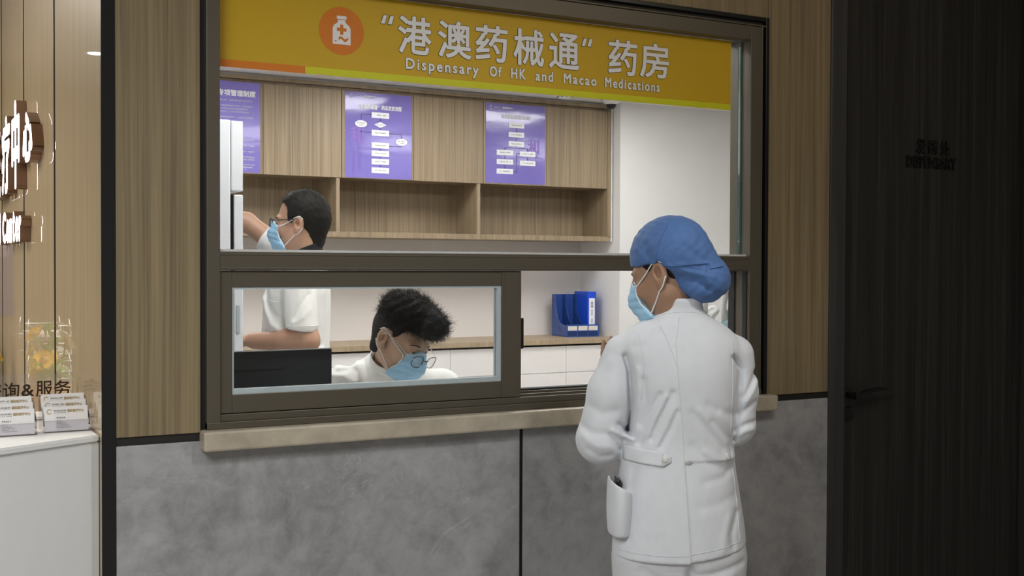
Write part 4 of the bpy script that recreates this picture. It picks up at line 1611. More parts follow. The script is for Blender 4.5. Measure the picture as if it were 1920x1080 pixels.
def glasses(person, hf, mat, dy=0.0, dz=0.0, rim=.0016, w_=.0235, h_=.0185, tem=None):
    g = MB()
    fr_ = lambda p: from_head((p[0], p[1] + dy, p[2] + dz), hf)
    for s in (1, -1):
        loop = []
        for a in np.linspace(0, 2 * math.pi, 28, False):
            ca, sa = math.cos(a), math.sin(a)
            loop.append(fr_((s * .034 + w_ * np.sign(ca) * abs(ca) ** .75, .112 - abs(ca) * .002 - (.006 if ca * s > 0 else 0) * abs(ca), .000 + h_ * np.sign(sa) * abs(sa) ** .8)))
        g.tube(loop, rim, True, 8)
    g.tube([fr_((-.011, .113, .004)), fr_((0, .1155, .0065)), fr_((.011, .113, .004))], rim, sides=8)
    go = g.build('spectacles', mat, person)
    for s in (1, -1):
        t = MB()
        t.tube([fr_((s * .0565, .106, .006)), fr_((s * .070, .095, .008)), fr_((s * .079, .03, .014 - dz)), fr_((s * .082, -.015, .020 - dz)), fr_((s * .083, -.036, .004 - dz))], rim * .9, sides=8)
        t.build('temple', tem or mat, go)
        l = MB()
        ring = [fr_((s * .034 + (w_ - .001) * np.sign(math.cos(a)) * abs(math.cos(a)) ** .75, .1105 - abs(math.cos(a)) * .002 - (.006 if math.cos(a) * s > 0 else 0) * abs(math.cos(a)), (h_ - .001) * np.sign(math.sin(a)) * abs(math.sin(a)) ** .8)) for a in np.linspace(0, 2 * math.pi, 28, False)]
        l.raw(ring, [tuple(range(28))])
        l.build('lens', M['lens'], go)
    return go


def shoe(P, c, fwd, s=1.0):
    f = np.array(fwd, float)
    f /= np.linalg.norm(f)
    c = np.array(c, float)
    d = cone(P, c + f * -.06 + [0, 0, .04], c + f * .13 + [0, 0, .028], .042, .034)
    d = smin(d, cone(P, c + [0, 0, .05], c + f * -.02 + [0, 0, .10], .045, .045), .03)
    return np.maximum(d, .002 - P[:, 2])


# ------------------------------------------------------------------ the nurse at the hatch (back to us)
nurse = empty('person', (1.80, -.623, 0), -THETA, 'person in white coat and blue bouffant cap standing at the hatch, back turned', 'person')
nh = head_frame((-.024, .012, 1.455), R(53), R(17), 0)
NS = ((-.142, .02, 1.248), (.142, .02, 1.246))     # shoulders
NE = ((-.196, .03, 1.028), (.146, .03, 1.066))     # elbows
NW = ((-.148, .235, 1.120), (.085, .262, 1.105))   # wrists


def nurse_body(P):
    d = head_sdf(P, nh, .96)
    d = smin(d, cone(P, (-.018, .005, 1.41), (.004, .012, 1.30), .050, .053), .025)
    d = smin(d, stack(P, [(1.32, .004, .02, .06, .055), (1.27, 0, .02, .115, .066), (1.15, 0, .02, .112, .085), (1.0, 0, .02, .105, .080), (.86, .003, .01, .148, .10), (.74, .003, .01, .145, .10)]), .03)
    for s, e, w_, hx in zip(NS, NE, NW, (-1, 1)):
        d = smin(d, chain(P, [s, e, w_], [.032, .034, .026]), .01)
    d = smin(d, hand_sdf(P, (-.142, .245, 1.130), (-.08, .05, 1), (-.5, -1, 0), -1, .22, .15, .92), .012)
    d = smin(d, hand_sdf(P, (.075, .275, 1.110), (-.5, .5, .25), (.3, .3, 1), -1, .5, .12, .92), .012)
    for s in (-1, 1):
        d = smin(d, chain(P, [(s * .08, .01, .78), (s * .085, .0, .44), (s * .085, -.01, .09)], [.075, .05, .035]), .03)
        d = smin(d, cone(P, (s * .085, -.02, .05), (s * .09, .12, .03), .03, .025), .02)
    return d


o, nV, nF = soft('body', nurse_body, (-.30, -.16, 0), (.28, .42, 1.60), .0034, M['skin_nurse'], nurse)
nb_ = bvh_of(nV, nF)
mask_parts(nurse, nh, nb_, (1, -1))
eyes(nurse, nh, nb_)
# dark hair at the temple and nape, under the cap
NH_PTS = [(-.12, -.06), (-.075, -.055), (-.030, -.035), (-.014, .018), (.008, .020), (.022, .006), (.036, .024), (.05, .045), (.1, .09)]


def nurse_hair(P):
    q = to_head(P, nh)
    d = ell(q, (0, -.012, .042), (.0765, .0995, .0925))
    d = np.maximum(d, (hairline(q[:, 1], NH_PTS) - q[:, 2]) * .7)
    return d


soft('hair', nurse_hair, nh[0] - .15, nh[0] + .15, .004, M['hair'], nurse)
w1 = MB()
for k in range(9):
    a = from_head((.0765 - .0008 * k, .022 + .0035 * (k % 5), .018), nh)
    b = from_head((.0715 + .0006 * (k % 3), .026 + .004 * (k % 4), -.02 - .004 * (k % 3)), nh)
    w1.tube([a, a.lerp(b, .5) + Vector((-.0025, -.002, 0)), b], [.0006, .0006, .0003], sides=4)
w1.build('loose_strands', M['hair'], nurse)


# bouffant cap in the nurse's frame
CB = np.array((.064, -.020, 1.446))


def nurse_cap(P):
    q = to_head(P, nh)
    d = ell(q, (0, -.010, .044), (.083, .107, .101))
    low = hairline(q[:, 1], [(-.14, -.03), (-.07, -.02), (-.040, -.004), (-.026, .030), (.02, .027), (.05, .031), (.08, .040), (.12, .044)])
    d = smax(d, (low - q[:, 2]) * .8, .006)
    bag = cone(P, (-.010, -.006, 1.508), CB, .078, .056)
    bag = smin(bag, ell(P, (.050, -.016, 1.430), (.060, .060, .046)), .03)
    # keep the bag behind the ear line
    cut = (P[:, 0] - (-.044)) * -.82 + (P[:, 2] - 1.462) * -.57
    bag = smax(bag, cut, .012)
    d = smin(d, bag, .028)
    d = folds(P, d, [(a, b, c * .8) for a, b, c in NC_F])
    d = d + .0010 * np.sin(P[:, 0] * 150 + P[:, 2] * 90 + 4 * np.sin(P[:, 2] * 60)) * np.sin(P[:, 2] * 130 - P[:, 0] * 60)
    return d


yb = -.085
NC_F = [([(-.040, yb, 1.580), (-.062, yb, 1.540), (-.072, yb, 1.500), (-.070, yb, 1.480)], .0035, .0032),
        ([(-.060, yb, 1.478), (-.030, yb, 1.474), (.010, yb, 1.478), (.055, yb, 1.481)], .0035, .0028),
        ([(.062, yb, 1.468), (.098, yb + .02, 1.474)], .0035, .0026),
        ([(-.055, yb, 1.470), (0, yb, 1.445), (.060, yb, 1.418)], .009, -.005),
        ([(-.062, yb, 1.463), (-.02, yb, 1.425), (.04, yb, 1.397)], .010, .004),
        ([(-.068, yb, 1.476), (-.085, yb, 1.500), (-.094, yb, 1.530)], .006, -.0028),
        ([(-.072, yb, 1.478), (-.098, yb, 1.492), (-.112, yb, 1.515)], .006, .0028),
        ([(-.040, yb, 1.470), (.02, yb, 1.455), (.07, yb, 1.447)], .008, .0035),
        ([(-.010, yb, 1.530), (.04, yb, 1.490), (.06, yb, 1.465)], .008, -.003),
        ([(.03, yb, 1.44), (.07, yb, 1.41), (.10, yb + .02, 1.40)], .007, -.004),
        ([(.055, yb, 1.48), (.045, yb, 1.455), (.06, yb, 1.43)], .006, .003)]
o, V, Fc = soft('bouffant_cap', nurse_cap, (-.17, -.15, 1.35), (.16, .16, 1.62), .0030, M['cap'], nurse, relax=1)
cbv = bvh_of(V, Fc)
mb = MB()
for pts in ([(-.036, 0, 1.583), (-.060, 0, 1.540), (-.071, 0, 1.500), (-.069, 0, 1.482)], [(-.061, 0, 1.477), (-.030, 0, 1.473), (.010, 0, 1.477), (.055, 0, 1.480)], [(.062, 0, 1.467), (.096, 0, 1.473)]):
    mb.tube(cast(cbv, [p for p in lerp_path(pts, 24)], (0, 1, 0), .0012), .0013, sides=6)
mb.build('seam', M['cap'], o)

# coat
CO_ROWS = [(1.396, .002, .004, .0560, .0590), (1.360, .003, .008, .0590, .0620), (1.346, .002, .010, .074, .068), (1.322, .000, .014, .116, .082), (1.290, .000, .018, .150, .098), (1.21, .004, .018, .152, .116),
           (1.13, .006, .020, .144, .118), (1.03, .000, .018, .140, .112), (.97, -.002, .014, .146, .116), (.88, .000, .008, .158, .124), (.80, .002, .006, .168, .130), (.735, .003, .004, .173, .132)]


def coat_f(P):
    d = stack(P, CO_ROWS, 2.25)
    # stand collar: hollow around the neck
    sl = chain(P, [NS[0], (-.170, .022, 1.15), NE[0]], [.050, .060, .064], .02)
    sl = smin(sl, chain(P, [NE[0], NW[0]], [.058, .046], .02), .02)
    sr = chain(P, [NS[1], (.149, .024, 1.15), NE[1]], [.050, .052, .050], .02)
    sr = smin(sr, chain(P, [NE[1], NW[1]], [.050, .044], .02), .02)
    d = smin(d, sl, .012)
    d = smin(d, sr, .012)
    d = folds(P, d, CF)
    d = smax(d, -cone(P, (.003, .008, 1.345), (-.012, .004, 1.45), .0515, .054), .003)
    d = smax(d, P[:, 2] - (1.388 - .10 * P[:, 1]), .003)
    for s, w_, e in ((-1, NW[0], NE[0]), (1, NW[1], NE[1])):
        ax = np.array(w_) - np.array(e)
        ax /= np.linalg.norm(ax)
        d = np.maximum(d, np.where((P[:, 1] > .1) & (s * P[:, 0] > .0), (P - np.array(w_)) @ ax - .002, -1))
    # slanting hem, a touch higher on the right, with a vent
    d = smax(d, (.742 + .022 * np.clip((P[:, 0] - .02) / .14, 0, 1.3) - P[:, 2]), .005)
    # back vent: the right panel lies under the left one
    d = d + .0035 * np.clip((P[:, 0] - .012 + (P[:, 2] - .74) * .06) / .004, 0, 1) * (P[:, 2] < .99) * (P[:, 1] < 0)
    return d


X2 = lambda *pp: [(a, 0, b) for a, b in pp]
CF = [(X2((-.142, 1.245), (-.130, 1.209), (-.126, 1.147), (-.123, 1.110), (-.128, 1.055)), .0075, -.012),
      (X2((-.116, 1.215), (-.112, 1.16), (-.117, 1.10), (-.122, 1.05)), .009, .004),
      (X2((-.060, 1.155), (-.082, 1.110), (-.096, 1.069), (-.108, 1.030)), .0075, -.0055),
      (X2((-.030, 1.160), (-.049, 1.118), (-.065, 1.085), (-.080, 1.045)), .0075, -.0055),
      (X2((-.048, 1.150), (-.068, 1.105), (-.090, 1.050)), .008, .004),
      (X2((-.018, 1.115), (-.036, 1.069), (-.058, 1.026)), .007, -.0045),
      (X2((-.026, 1.120), (-.045, 1.075), (-.066, 1.032)), .006, .0025),
      (X2((-.100, 1.19), (-.092, 1.13), (-.104, 1.08)), .009, -.0035),
      (X2((.020, 1.110), (.057, 1.069), (.097, 1.020)), .011, -.0032),
      (X2((.035, 1.115), (.075, 1.075), (.108, 1.033)), .010, .0028),
      (X2((.070, 1.088), (.116, 1.040), (.128, 1.014)), .008, -.0042),
      (X2((.091, 1.106), (.123, 1.069)), .009, .003),
      (X2((.060, 1.13), (.10, 1.11), (.135, 1.10)), .011, -.0028),
      (X2((.02, 1.03), (.06, .985), (.11, .965)), .011, -.003),
      (X2((.05, 1.015), (.09, .99), (.13, .99)), .009, .003),
      (X2((-.156, 1.074), (-.140, 1.062), (-.124, 1.046)), .006, -.008),
      (X2((-.172, 1.058), (-.148, 1.046), (-.126, 1.040)), .007, .007),
      (X2((-.178, 1.048), (-.166, 1.026), (-.152, 1.008)), .007, -.006),
      (X2((-.250, 1.068), (-.225, 1.052), (-.190, 1.050)), .010, -.004),
      (X2((-.244, 1.040), (-.215, 1.020), (-.180, 1.018)), .010, .003),
      (X2((-.232, 1.010), (-.205, .992), (-.175, .995)), .008, -.004),
      (X2((-.225, 1.12), (-.20, 1.10), (-.165, 1.11)), .012, -.003),
      (X2((-.175, 1.23), (-.165, 1.16), (-.155, 1.10)), .014, .003),
      (X2((.128, 1.245), (.150, 1.215), (.149, 1.14), (.143, 1.075), (.138, 1.035)), .007, -.010),
      (X2((.158, 1.142), (.176, 1.172), (.192, 1.204)), .007, -.006),
      (X2((.166, 1.135), (.184, 1.160), (.196, 1.180)), .007, .004),
      (X2((.139, 1.057), (.164, 1.073), (.190, 1.078)), .007, -.006),
      (X2((.142, 1.045), (.165, 1.058), (.185, 1.060)), .007, .004),
      (X2((.150, 1.10), (.170, 1.115), (.190, 1.13)), .008, -.004),
      (X2((-.06, 1.31), (-.09, 1.28), (-.12, 1.27)), .010, -.002),
      (X2((-.118, .985), (-.128, .91), (-.140, .80)), .010, -.0035),
      (X2((-.075, .965), (-.078, .90), (-.070, .82)), .016, .002),
      (X2((.125, .965), (.10, .95), (.05, .94)), .010, -.003),
      (X2((.13, .90), (.08, .885), (.04, .88)), .014, -.0025),
      (X2((.135, .86), (.118, .81), (.122, .775)), .008, -.004),
      (X2((.110, .85), (.098, .80), (.095, .775)), .010, .0025)]
coat, cV, cF = soft('coat', coat_f, (-.31, -.17, .70), (.28, .36, 1.41), .0036, M['coat'], nurse)
cb_ = bvh_of(cV, cF)
mb = MB()
fr_y = -.3
for pts in ([(-.010, fr_y, 1.345), (-.022, fr_y, 1.285), (-.018, fr_y, 1.20), (-.006, fr_y, 1.08), (.000, fr_y, .95), (.006, fr_y, .84), (.012, fr_y, .745)],
            [(-.058, fr_y, 1.325), (-.040, fr_y, 1.285), (-.018, fr_y, 1.22)],
            [(.122, fr_y, 1.29), (.124, fr_y, 1.18), (.120, fr_y, 1.05)],
            [(-.110, fr_y, 1.305), (-.098, fr_y, 1.24), (-.104, fr_y, 1.14)],
            [(.124, fr_y, 1.02), (.136, fr_y, .90), (.142, fr_y, .79)],
            [(-.128, fr_y, .985), (-.144, fr_y, .87), (-.155, fr_y, .76)]):
    mb.tube(cast(cb_, lerp_path(pts, 60), (0, 1, 0), .0002), .0011, sides=6)
mb.tube(cast(cb_, lerp_path([(-.160, fr_y, .766), (-.05, fr_y, .763), (.010, fr_y, .765)], 40), (0, 1, 0), .0002), .0009, sides=6)
mb.tube(cast(cb_, lerp_path([(.013, fr_y, .767), (.08, fr_y, .778), (.150, fr_y, .789)], 30), (0, 1, 0), .0002), .0009, sides=6)
ring_ = [(.002 + .075 * math.cos(a), .008 + .075 * math.sin(a), 1.350 - .012 * math.sin(a)) for a in np.linspace(0, 2 * math.pi, 48, False)]
mb.tube([cb_.find_nearest(Vector(p))[0] for p in ring_], .0011, True, 6)
mb.build('seam', M['coat'], coat)
pb = patch(cb_, [(-.142, -.3, .986), (-.052, -.3, .978), (-.052, -.3, 1.014), (-.142, -.3, 1.022)], (0, 1, 0), .0015, .003)
belt = pb.build('half_belt', M['coat'], coat)
tip = patch(cb_, [(-.0525, -.3, .978), (-.034, -.3, .990), (-.034, -.3, 1.003), (-.0525, -.3, 1.014)], (0, 1, 0), .0015, .003, 6, 5)
tip.build('belt_tip', M['coat'], belt)
for bx_, bz in ((-.047, .997), (.009, .990), (.112, .999)):
    p = cast(cb_, [(bx_, -.3, bz)], (0, 1, 0), .0055 if bx_ < -.02 else .002)[0]
    h, n, i, dd = cb_.find_nearest(p)
    b = MB().lathe([(.001, .0012), (.0080, .0014), (.0088, .0004), (.0085, -.0015), (.001, -.0015)], (0, 0, 0), 18).build('button', M['button'], coat)
    b.matrix_local = Matrix.Translation(p) @ n.to_track_quat('Z', 'Y').to_matrix().to_4x4()
# side pocket standing off the coat, with a dark phone in it


def pocket_f(P):
    t = np.clip((P[:, 2] - .80) / .14, 0, 1)
    out = ell(P, (-.152, -.012, .87), (.033, .085, .16))
    top = .940 - .55 * (P[:, 0] + .184) * (P[:, 0] > -.184) - .02 * (P[:, 1] > .03)
    d = smax(out, P[:, 2] - top, .004)
    d = smax(d, .797 - P[:, 2], .006)
    d = np.maximum(d, -smax(ell(P, (-.156, -.014, .89), (.0215, .066, .16)), .895 - P[:, 2], .004))
    band = np.abs(P[:, 2] - (top - .024)) - .001
    return d


pk, pV, pF = soft('pocket', pocket_f, (-.20, -.11, .78), (-.10, .09, .97), .0026, M['coat'], coat)
ph = empty('mobile_phone', (0, 0, 0), 0, 'black phone standing in the side pocket of the white coat', 'phone')
ph.matrix_world = nurse.matrix_basis @ Matrix.Translation((-.164, -.014, .885)) @ Matrix.Rotation(R(8), 4, 'Y')
MB().box(-.005, .005, -.034, .034, -.045, .052, .004).build('case', M['black_soft'], ph)
MB().box(-.0056, -.005, -.031, .031, -.042, .049).build('screen', M['black_metal'], ph)


def trouser_f(P):
    d = stack(P, [(.90, .003, .006, .142, .106), (.80, .003, .004, .158, .116), (.70, .003, .004, .160, .118), (.66, .003, .004, .152, .110)], 2.3)
    for s in (-1, 1):
        d = smin(d, chain(P, [(s * .080, .0, .73), (s * .086, -.002, .45), (s * .086, -.010, .085)], [.088, .072, .062], .02), .022)
    d = folds(P, d, [([(.015, -.12, .722), (.012, -.11, .66)], .012, -.012),
                     ([(.02, -.12, .712), (.07, -.115, .716), (.15, -.08, .735)], .008, -.005),
                     ([(.01, -.12, .690), (-.06, -.115, .700), (-.10, -.11, .725)], .008, -.005),
                     ([(.04, -.12, .690), (.12, -.10, .705)], .009, .004),
                     ([(.06, -.12, .670), (.13, -.10, .69)], .008, -.005)], .0)
    return d


soft('trousers', trouser_f, (-.21, -.16, .04), (.21, .16, .93), .005, M['trousers'], nurse)
for s in (-1, 1):
    soft('shoe', lambda P: shoe(P, (s * .086, 0, 0), (s * .08, 1, 0)), (s * .086 - .09, -.13, -.01), (s * .086 + .09, .2, .18), .005, M['shoe'], nurse)

# ------------------------------------------------------------------ the tall man at the fridge
tall = empty('person', (1.533, 1.58, 0), -THETA, 'person in short sleeved white tunic, glasses and mask, reaching into the fridge', 'person')
th_ = head_frame((.008, .0, 1.640), R(86), R(-2), 0)
TS = ((.030, -.185, 1.455), (-.005, .190, 1.470))
TE = ((.076, -.225, 1.178), (-.262, .215, 1.655))
TW = ((-.150, -.130, 1.172), (-.470, .115, 1.715))


def tall_body(P):
    d = head_sdf(P, th_, 1.0)
    d = smin(d, cone(P, (.028, 0, 1.60), (.036, 0, 1.47), .056, .062), .03)
    d = smin(d, stack(P, [(1.50, .03, 0, .05, .08), (1.44, .01, 0, .085, .17), (1.30, 0, 0, .105, .165), (1.12, -.005, 0, .100, .150), (.98, 0, 0, .105, .155), (.86, 0, 0, .10, .16)]), .03)
    d = smin(d, chain(P, [TS[0], TE[0], TW[0]], [.040, .044, .034], .02), .02)
    d = smin(d, ell(P, (.02, -.205, 1.180), (.07, .04, .046)), .03)
    d = smin(d, chain(P, [TS[1], TE[1], TW[1]], [.048, .040, .030], .02), .02)
    d = smin(d, hand_sdf(P, (-.165, -.122, 1.172), (-1, .28, .0), (0, 0, 1), 1, .30), .012)
    d = smin(d, hand_sdf(P, (-.480, .110, 1.718), (-1, -.45, .05), (0, 0, 1), -1, .35), .012)
    for s in (-1, 1):
        d = smin(d, chain(P, [(0, s * .09, .88), (-.01, s * .10, .48), (.02, s * .10, .09)], [.085, .056, .04]), .03)
        d = smin(d, cone(P, (.02, s * .10, .05), (-.13, s * .11, .03), .035, .03), .02)
    return d


o, tV, tF = soft('body', tall_body, (-.72, -.32, 0), (.20, .30, 1.80), .0036, M['skin_tall'], tall)
tb_ = bvh_of(tV, tF)
mask_parts(tall, th_, tb_)
eyes(tall, th_, tb_)
glasses(tall, th_, M['black_soft'], .007, .004, .0022)
TH_PTS = [(-.12, -.10), (-.05, -.090), (-.034, -.055), (-.028, .0), (-.010, .030), (.012, .026), (.020, -.004), (.038, .004), (.046, .040), (.052, .062), (.074, .088), (.10, .105)]


def tall_hair(P):
    q = to_head(P, th_)
    d = ell(q, (0, -.014, .046), (.082, .105, .099))
    d = smin(d, cone(q, (0, -.062, .01), (0, -.058, -.065), .056, .044), .03)
    d = np.maximum(d, (hairline(q[:, 1] + .25 * np.abs(q[:, 0]) * (q[:, 1] > .04), TH_PTS) - q[:, 2]) * .6)
    d = d + .0016 * np.sin(q[:, 0] * 170) * np.sin(q[:, 1] * 150 + 1) * np.sin(q[:, 2] * 160)
    return d


hr, V, Fc = soft('hair', tall_hair, th_[0] - .16, th_[0] + .17, .0036, M['hair'], tall)
Nn = vnormals(V, Fc)
qh = to_head(V, th_)
strands('hair_strands', V, Nn, qh[:, 2] > -.06, 5200, .015, th_, M['hair'], hr, .8, rad=.0006)


def tunic_f(P, arms=True):
    d = stack(P, [(1.535, .034, 0, .066, .074), (1.50, .026, 0, .078, .105), (1.465, .014, 0, .098, .165), (1.40, 0, 0, .122, .195), (1.30, -.006, 0, .132, .195), (1.17, -.012, 0, .134, .182), (1.02, -.010, 0, .132, .185), (.82, -.006, 0, .138, .195)], 2.2)
    sl = cone(P, TS[0], (.055, -.213, 1.235), .062, .068)
    sl = smax(sl, (P - np.array((.052, -.212, 1.222))) @ np.array((-.13, .08, -.98)) + .0 * P[:, 0], .004)
    d = smin(d, sl, .022)
    a, b = np.array(TS[1]), np.array(TE[1])
    ax = (b - a) / np.linalg.norm(b - a)
    sr = cone(P, a, a + ax * .25, .066, .064)
    sr = smax(sr, (P - (a + ax * .215)) @ ax, .004)
    d = smin(d, sr, .025)
    d = folds(P, d, [([(-.11, -.12, 1.40), (-.10, -.15, 1.32), (-.06, -.18, 1.27)], .014, -.008),
                     ([(-.12, -.11, 1.34), (-.08, -.16, 1.24), (-.02, -.18, 1.20)], .014, .009),
                     ([(-.13, -.10, 1.28), (-.10, -.14, 1.20), (-.06, -.17, 1.15)], .012, -.008),
                     ([(-.022, -.19, 1.40), (-.025, -.20, 1.30), (-.018, -.20, 1.22)], .009, -.009),
                     ([(.118, -.15, 1.40), (.116, -.16, 1.28), (.108, -.16, 1.15)], .010, -.008),
                     ([(.05, -.27, 1.38), (.06, -.28, 1.28)], .014, .004), ([(.08, 0, 1.36), (.05, 0, 1.31), (.03, 0, 1.27)], .008, -.004), ([(.09, 0, 1.30), (.07, 0, 1.27), (.03, 0, 1.25)], .008, .003),
                     ([(-.09, -.15, 1.16), (-.03, -.18, 1.13)], .014, .006)], -.05)
    d = smax(d, -cone(P, (.028, 0, 1.485), (.020, 0, 1.62), .064, .076), .004)
    d = np.maximum(d, .86 - P[:, 2])
    return d


tu, tuV, tuF = soft('tunic', tunic_f, (-.32, -.33, .84), (.20, .33, 1.64), .0046, M['shirt'], tall)
tub = bvh_of(tuV, tuF)
mb = MB()
ring = [(.052 + .066 * math.cos(a), -.213 + .060 * math.sin(a), 1.238) for a in np.linspace(0, 2 * math.pi, 40, False)]
pts = []
for p in ring:
    h, n, i, dd = tub.find_nearest(Vector(p))
    pts.append(h + n * .0004)
mb.tube(pts, .0011, True, 6)
mb.tube(cast(tub, lerp_path([(-.105, -.5, 1.335), (-.045, -.5, 1.325)], 14), (0, 1, 0), .0004), .0016, sides=6)
mb.build('seam', M['shirt'], tu)


def collar_f(P):
    d = cone(P, (.036, 0, 1.50), (.022, 0, 1.570), .067, .069)
    d = np.maximum(d, -cone(P, (.036, 0, 1.48), (.022, 0, 1.60), .0585, .0625))
    d = smax(d, (P[:, 2] - (1.545 + .42 * (P[:, 0] - .03))), .004)
    return np.maximum(d, 1.50 - P[:, 2])


soft('undershirt_collar', collar_f, (-.09, -.11, 1.46), (.14, .11, 1.62), .0032, M['dark_cloth'], tall)


def tall_trousers(P):
    d = stack(P, [(.98, 0, 0, .112, .165), (.85, 0, 0, .115, .17), (.78, 0, 0, .11, .17)], 2.3)
    for s in (-1, 1):
        d = smin(d, chain(P, [(0, s * .09, .84), (-.01, s * .10, .48), (.02, s * .10, .08)], [.095, .078, .062], .02), .025)
    return d


soft('trousers', tall_trousers, (-.2, -.25, .03), (.2, .25, 1.0), .006, M['navy_cloth'], tall)
for s in (-1, 1):
    soft('shoe', lambda P: shoe(P, (.02, s * .10, 0), (-1, s * .08, 0)), (-.20, s * .10 - .1, -.01), (.15, s * .10 + .1, .18), .005, M['black_plastic'], tall)

# ------------------------------------------------------------------ the seated man writing behind the sliding window
seat = empty('person', (1.511, .45, 0), -THETA, 'person with fluffy black hair, glasses and mask, bent over behind the sliding window', 'person')
sh_ = head_frame((-.018, .045, 1.232), R(-128), R(27), R(-6))
SS = ((-.216, .115, 1.070), (.098, .300, 1.040))      # right and left shoulder
SE = ((-.262, -.010, .835), (.235, .180, .835))
SW = ((-.080, -.105, .795), (.130, -.050, .795))
PELV = (-.130, .400, .56)


def seat_body(P):
    d = head_sdf(P, sh_, 1.0)
    d = smin(d, cone(P, (-.050, .090, 1.195), (-.066, .190, 1.085), .056, .062), .03)
    d = smin(d, chain(P, [(-.066, .205, 1.04), (-.09, .28, .85), PELV], [.115, .115, .125], .04), .04)
    d = smin(d, cone(P, SS[0], SS[1], .055, .055), .04)
    for s, e, w_ in zip(SS, SE, SW):
        d = smin(d, chain(P, [s, e, w_], [.050, .040, .028], .02), .02)
    d = smin(d, hand_sdf(P, SW[0], (.72, -.6, -.02), (0, .1, 1), 1, .5), .012)
    d = smin(d, hand_sdf(P, SW[1], (-.35, -.9, -.02), (0, .1, 1), -1, .4), .012)
    kn = np.array((.483, -.876, 0))
    sd = np.array((.876, .483, 0))
    for s in (-1, 1):
        hp = np.array(PELV) + sd * s * .09
        k = hp + kn * .42 + [0, 0, -.02]
        an = k + kn * -.02 + [0, 0, -.43]
        d = smin(d, chain(P, [hp, k, an], [.085, .058, .04], .02), .03)
        d = smin(d, cone(P, an - [0, 0, .05], an + kn * .15 - [0, 0, .07], .033, .026), .02)
    return d


o, sV, sF = soft('body', seat_body, (-.35, -.25, 0), (.35, .60, 1.40), .0036, M['skin_seated'], seat)
sb_ = bvh_of(sV, sF)
mask_parts(seat, sh_, sb_)
eyes(seat, sh_, sb_)
glasses(seat, sh_, M['black_plastic'], .017, -.014, .0012, .0235, .0195, M['wire'])
SH_PTS = [(-.12, -.095), (-.05, -.080), (-.032, -.05), (-.026, .0), (-.010, .032), (.012, .030), (.020, .012), (.034, .016), (.044, .045), (.060, .062), (.085, .066), (.12, .060)]


def seat_hair(P):
    q = to_head(P, sh_)
    low = ell(q, (0, -.014, .042), (.078, .102, .094))
    low = smin(low, cone(q, (0, -.062, .01), (0, -.058, -.060), .052, .042), .03)
    top = ell(q, (0, .000, .086), (.086, .113, .070))
    top = smin(top, ell(q, (0, .083, .096), (.066, .048, .038)), .03)
    top = top + .0035 * np.sin(q[:, 0] * 110 + 2 * np.sin(q[:, 1] * 70)) * np.sin(q[:, 1] * 95 + 1.3) + .004 * np.sin(q[:, 2] * 160 + q[:, 0] * 90) * np.sin(q[:, 1] * 170)
    d = smin(low, top, .012)
    return np.maximum(d, (hairline(q[:, 1], SH_PTS) - q[:, 2]) * .6)


hr, V, Fc = soft('hair', seat_hair, sh_[0] - .19, sh_[0] + .20, .0036, M['hair'], seat)
Nn = vnormals(V, Fc)
qh = to_head(V, sh_)
strands('hair_strands', V, Nn, (qh[:, 2] > .050), 9000, .036, sh_, M['hair'], hr, 1.4, rad=.0006)
strands('hair_fade', V, Nn, (qh[:, 2] <= .055), 1500, .007, sh_, M['hair'], hr, .5, rad=.0005)


def seat_shirt(P):
    d = chain(P, [(-.070, .200, 1.055), (-.09, .28, .85), PELV], [.135, .138, .150], .05)
    d = smin(d, cone(P, SS[0], SS[1], .066, .066), .05)
    d = smin(d, cone(P, (-.066, .165, 1.10), (-.058, .135, 1.165), .082, .070), .03)
    d = smin(d, chain(P, [SS[0], SE[0]], [.068, .060]), .03)
    d = smin(d, chain(P, [SS[1], SE[1]], [.068, .060]), .03)
    for e, w_ in zip(SE, SW):
        ax = np.array(w_) - np.array(e)
        ax /= np.linalg.norm(ax)
        s = cone(P, e, w_, .054, .042)
        d = smin(d, np.maximum(s, (P - np.array(w_)) @ ax + .04), .03)
    d = folds(P, d, [([(-.26, .05, 1.135), (-.23, .045, 1.12), (-.20, .045, 1.125)], .006, -.006),
                     ([(-.18, .06, 1.16), (-.16, .06, 1.13), (-.165, .06, 1.09)], .007, .006),
                     ([(-.21, .05, 1.10), (-.185, .05, 1.06), (-.19, .05, 1.02)], .007, -.007),
                     ([(-.27, .06, 1.06), (-.24, .04, 1.05), (-.20, .04, 1.055)], .008, .007),
                     ([(.06, .22, 1.10), (.09, .22, 1.06), (.10, .23, 1.0)], .009, -.006),
                     ([(-.22, .04, 1.145), (-.17, .06, 1.12), (-.15, .09, 1.06)], .009, -.008),
                     ([(-.26, .07, 1.115), (-.21, .05, 1.11), (-.17, .05, 1.09)], .010, .009),
                     ([(-.25, .06, 1.075), (-.20, .04, 1.085), (-.16, .06, 1.055)], .009, -.008),
                     ([(-.20, .05, 1.05), (-.16, .07, 1.02)], .012, .007),
                     ([(-.15, .10, 1.15), (-.13, .08, 1.09), (-.12, .09, 1.02)], .008, -.006),
                     ([(.10, .20, 1.12), (.14, .20, 1.06)], .012, -.007)], .16)
    d = smax(d, -cone(P, (-.062, .155, 1.10), (-.040, .070, 1.24), .058, .078), .004)
    ax = np.array((.24, -.50, .83))
    ax /= np.linalg.norm(ax)
    d = smax(d, (P - np.array((-.055, .120, 1.180))) @ ax, .004)
    return np.maximum(d, .56 - P[:, 2])




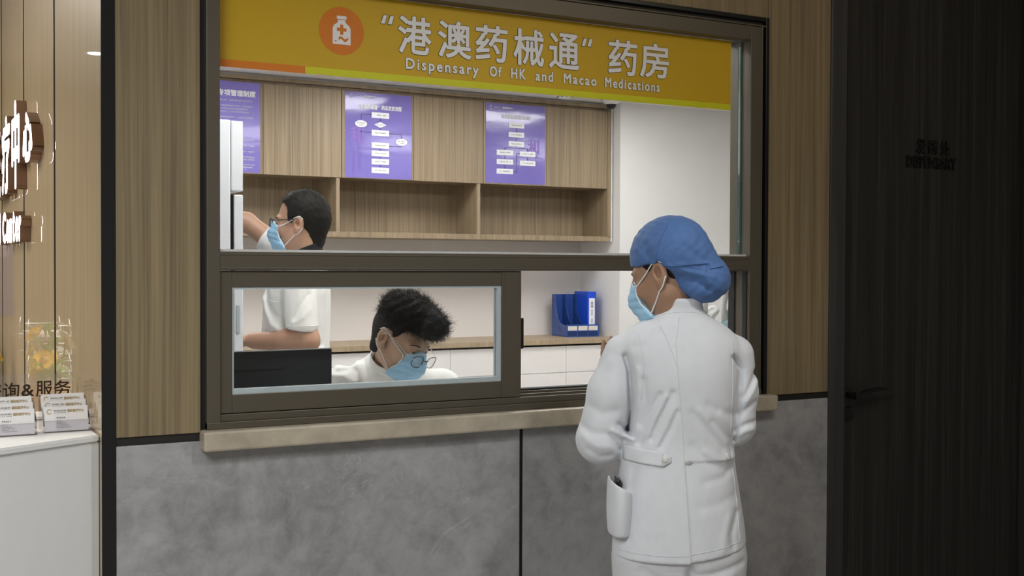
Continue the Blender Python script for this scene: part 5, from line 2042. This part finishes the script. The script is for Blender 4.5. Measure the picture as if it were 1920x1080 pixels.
def seat_collar(P):
    a, b = np.array((-.062, .150, 1.115)), np.array((-.044, .085, 1.215))
    ax = (b - a) / np.linalg.norm(b - a)
    t = (P - a) @ ax
    d = cone(P, a, b, .072, .077)
    d = np.maximum(d, -cone(P, a - ax * .05, b + ax * .05, .066, .073))
    d = smax(d, t - .080 - .012 * np.sin(P[:, 0] * 20), .003)
    d = smax(d, .018 - t, .003)
    return d


soft('collar', seat_collar, (-.17, -.02, 1.05), (.06, .26, 1.27), .0030, M['shirt'], seat)
ss, V, Fc = soft('shirt', seat_shirt, (-.36, -.20, .54), (.36, .62, 1.26), .0046, M['shirt'], seat)
ssb = bvh_of(V, Fc)


def seat_trousers(P):
    kn = np.array((.483, -.876, 0))
    sd = np.array((.876, .483, 0))
    d = ell(P, PELV, (.165, .15, .12))
    for s in (-1, 1):
        hp = np.array(PELV) + sd * s * .09
        k = hp + kn * .42 + [0, 0, -.02]
        an = k + kn * -.02 + [0, 0, -.45]
        d = smin(d, chain(P, [hp, k, an], [.098, .072, .058], .02), .03)
    return d


soft('trousers', seat_trousers, (-.40, -.25, .03), (.30, .62, .72), .006, M['navy_cloth'], seat)
kn = np.array((.483, -.876, 0))
sd = np.array((.876, .483, 0))
for s in (-1, 1):
    an = np.array(PELV) + sd * s * .09 + kn * .40
    soft('shoe', lambda P: shoe(P, (an[0], an[1], 0), kn), (an[0] - .2, an[1] - .25, -.01), (an[0] + .2, an[1] + .2, .18), .005, M['black_plastic'], seat)
# his stool
pw = seat.matrix_basis @ Vector(PELV)
pw = Matrix.Translation((1.511, .45, 0)) @ Matrix.Rotation(-THETA, 4, 'Z') @ Vector(PELV)
st = empty('office_stool', (pw.x, pw.y, 0), -THETA, 'black office stool under the seated man', 'stool')
MB().lathe([(.01, .385), (.19, .385), (.20, .40), (.20, .43), (.17, .445), (.01, .445)]).build('seat', M['black_plastic'], st)
MB().tube([(0, 0, .06), (0, 0, .385)], .025).build('column', M['wire'], st)
for k in range(5):
    a = 2 * math.pi * k / 5
    lg = MB().tube([(0, 0, .075), (.26 * math.cos(a), .26 * math.sin(a), .06)], .016).build('leg', M['black_plastic'], st)
    MB().lathe([(.006, -.013), (.027, -.012), (.027, .012), (.006, .013)], (.26 * math.cos(a), .26 * math.sin(a), .0275), 16, 'x').build('castor', M['black_soft'], lg)
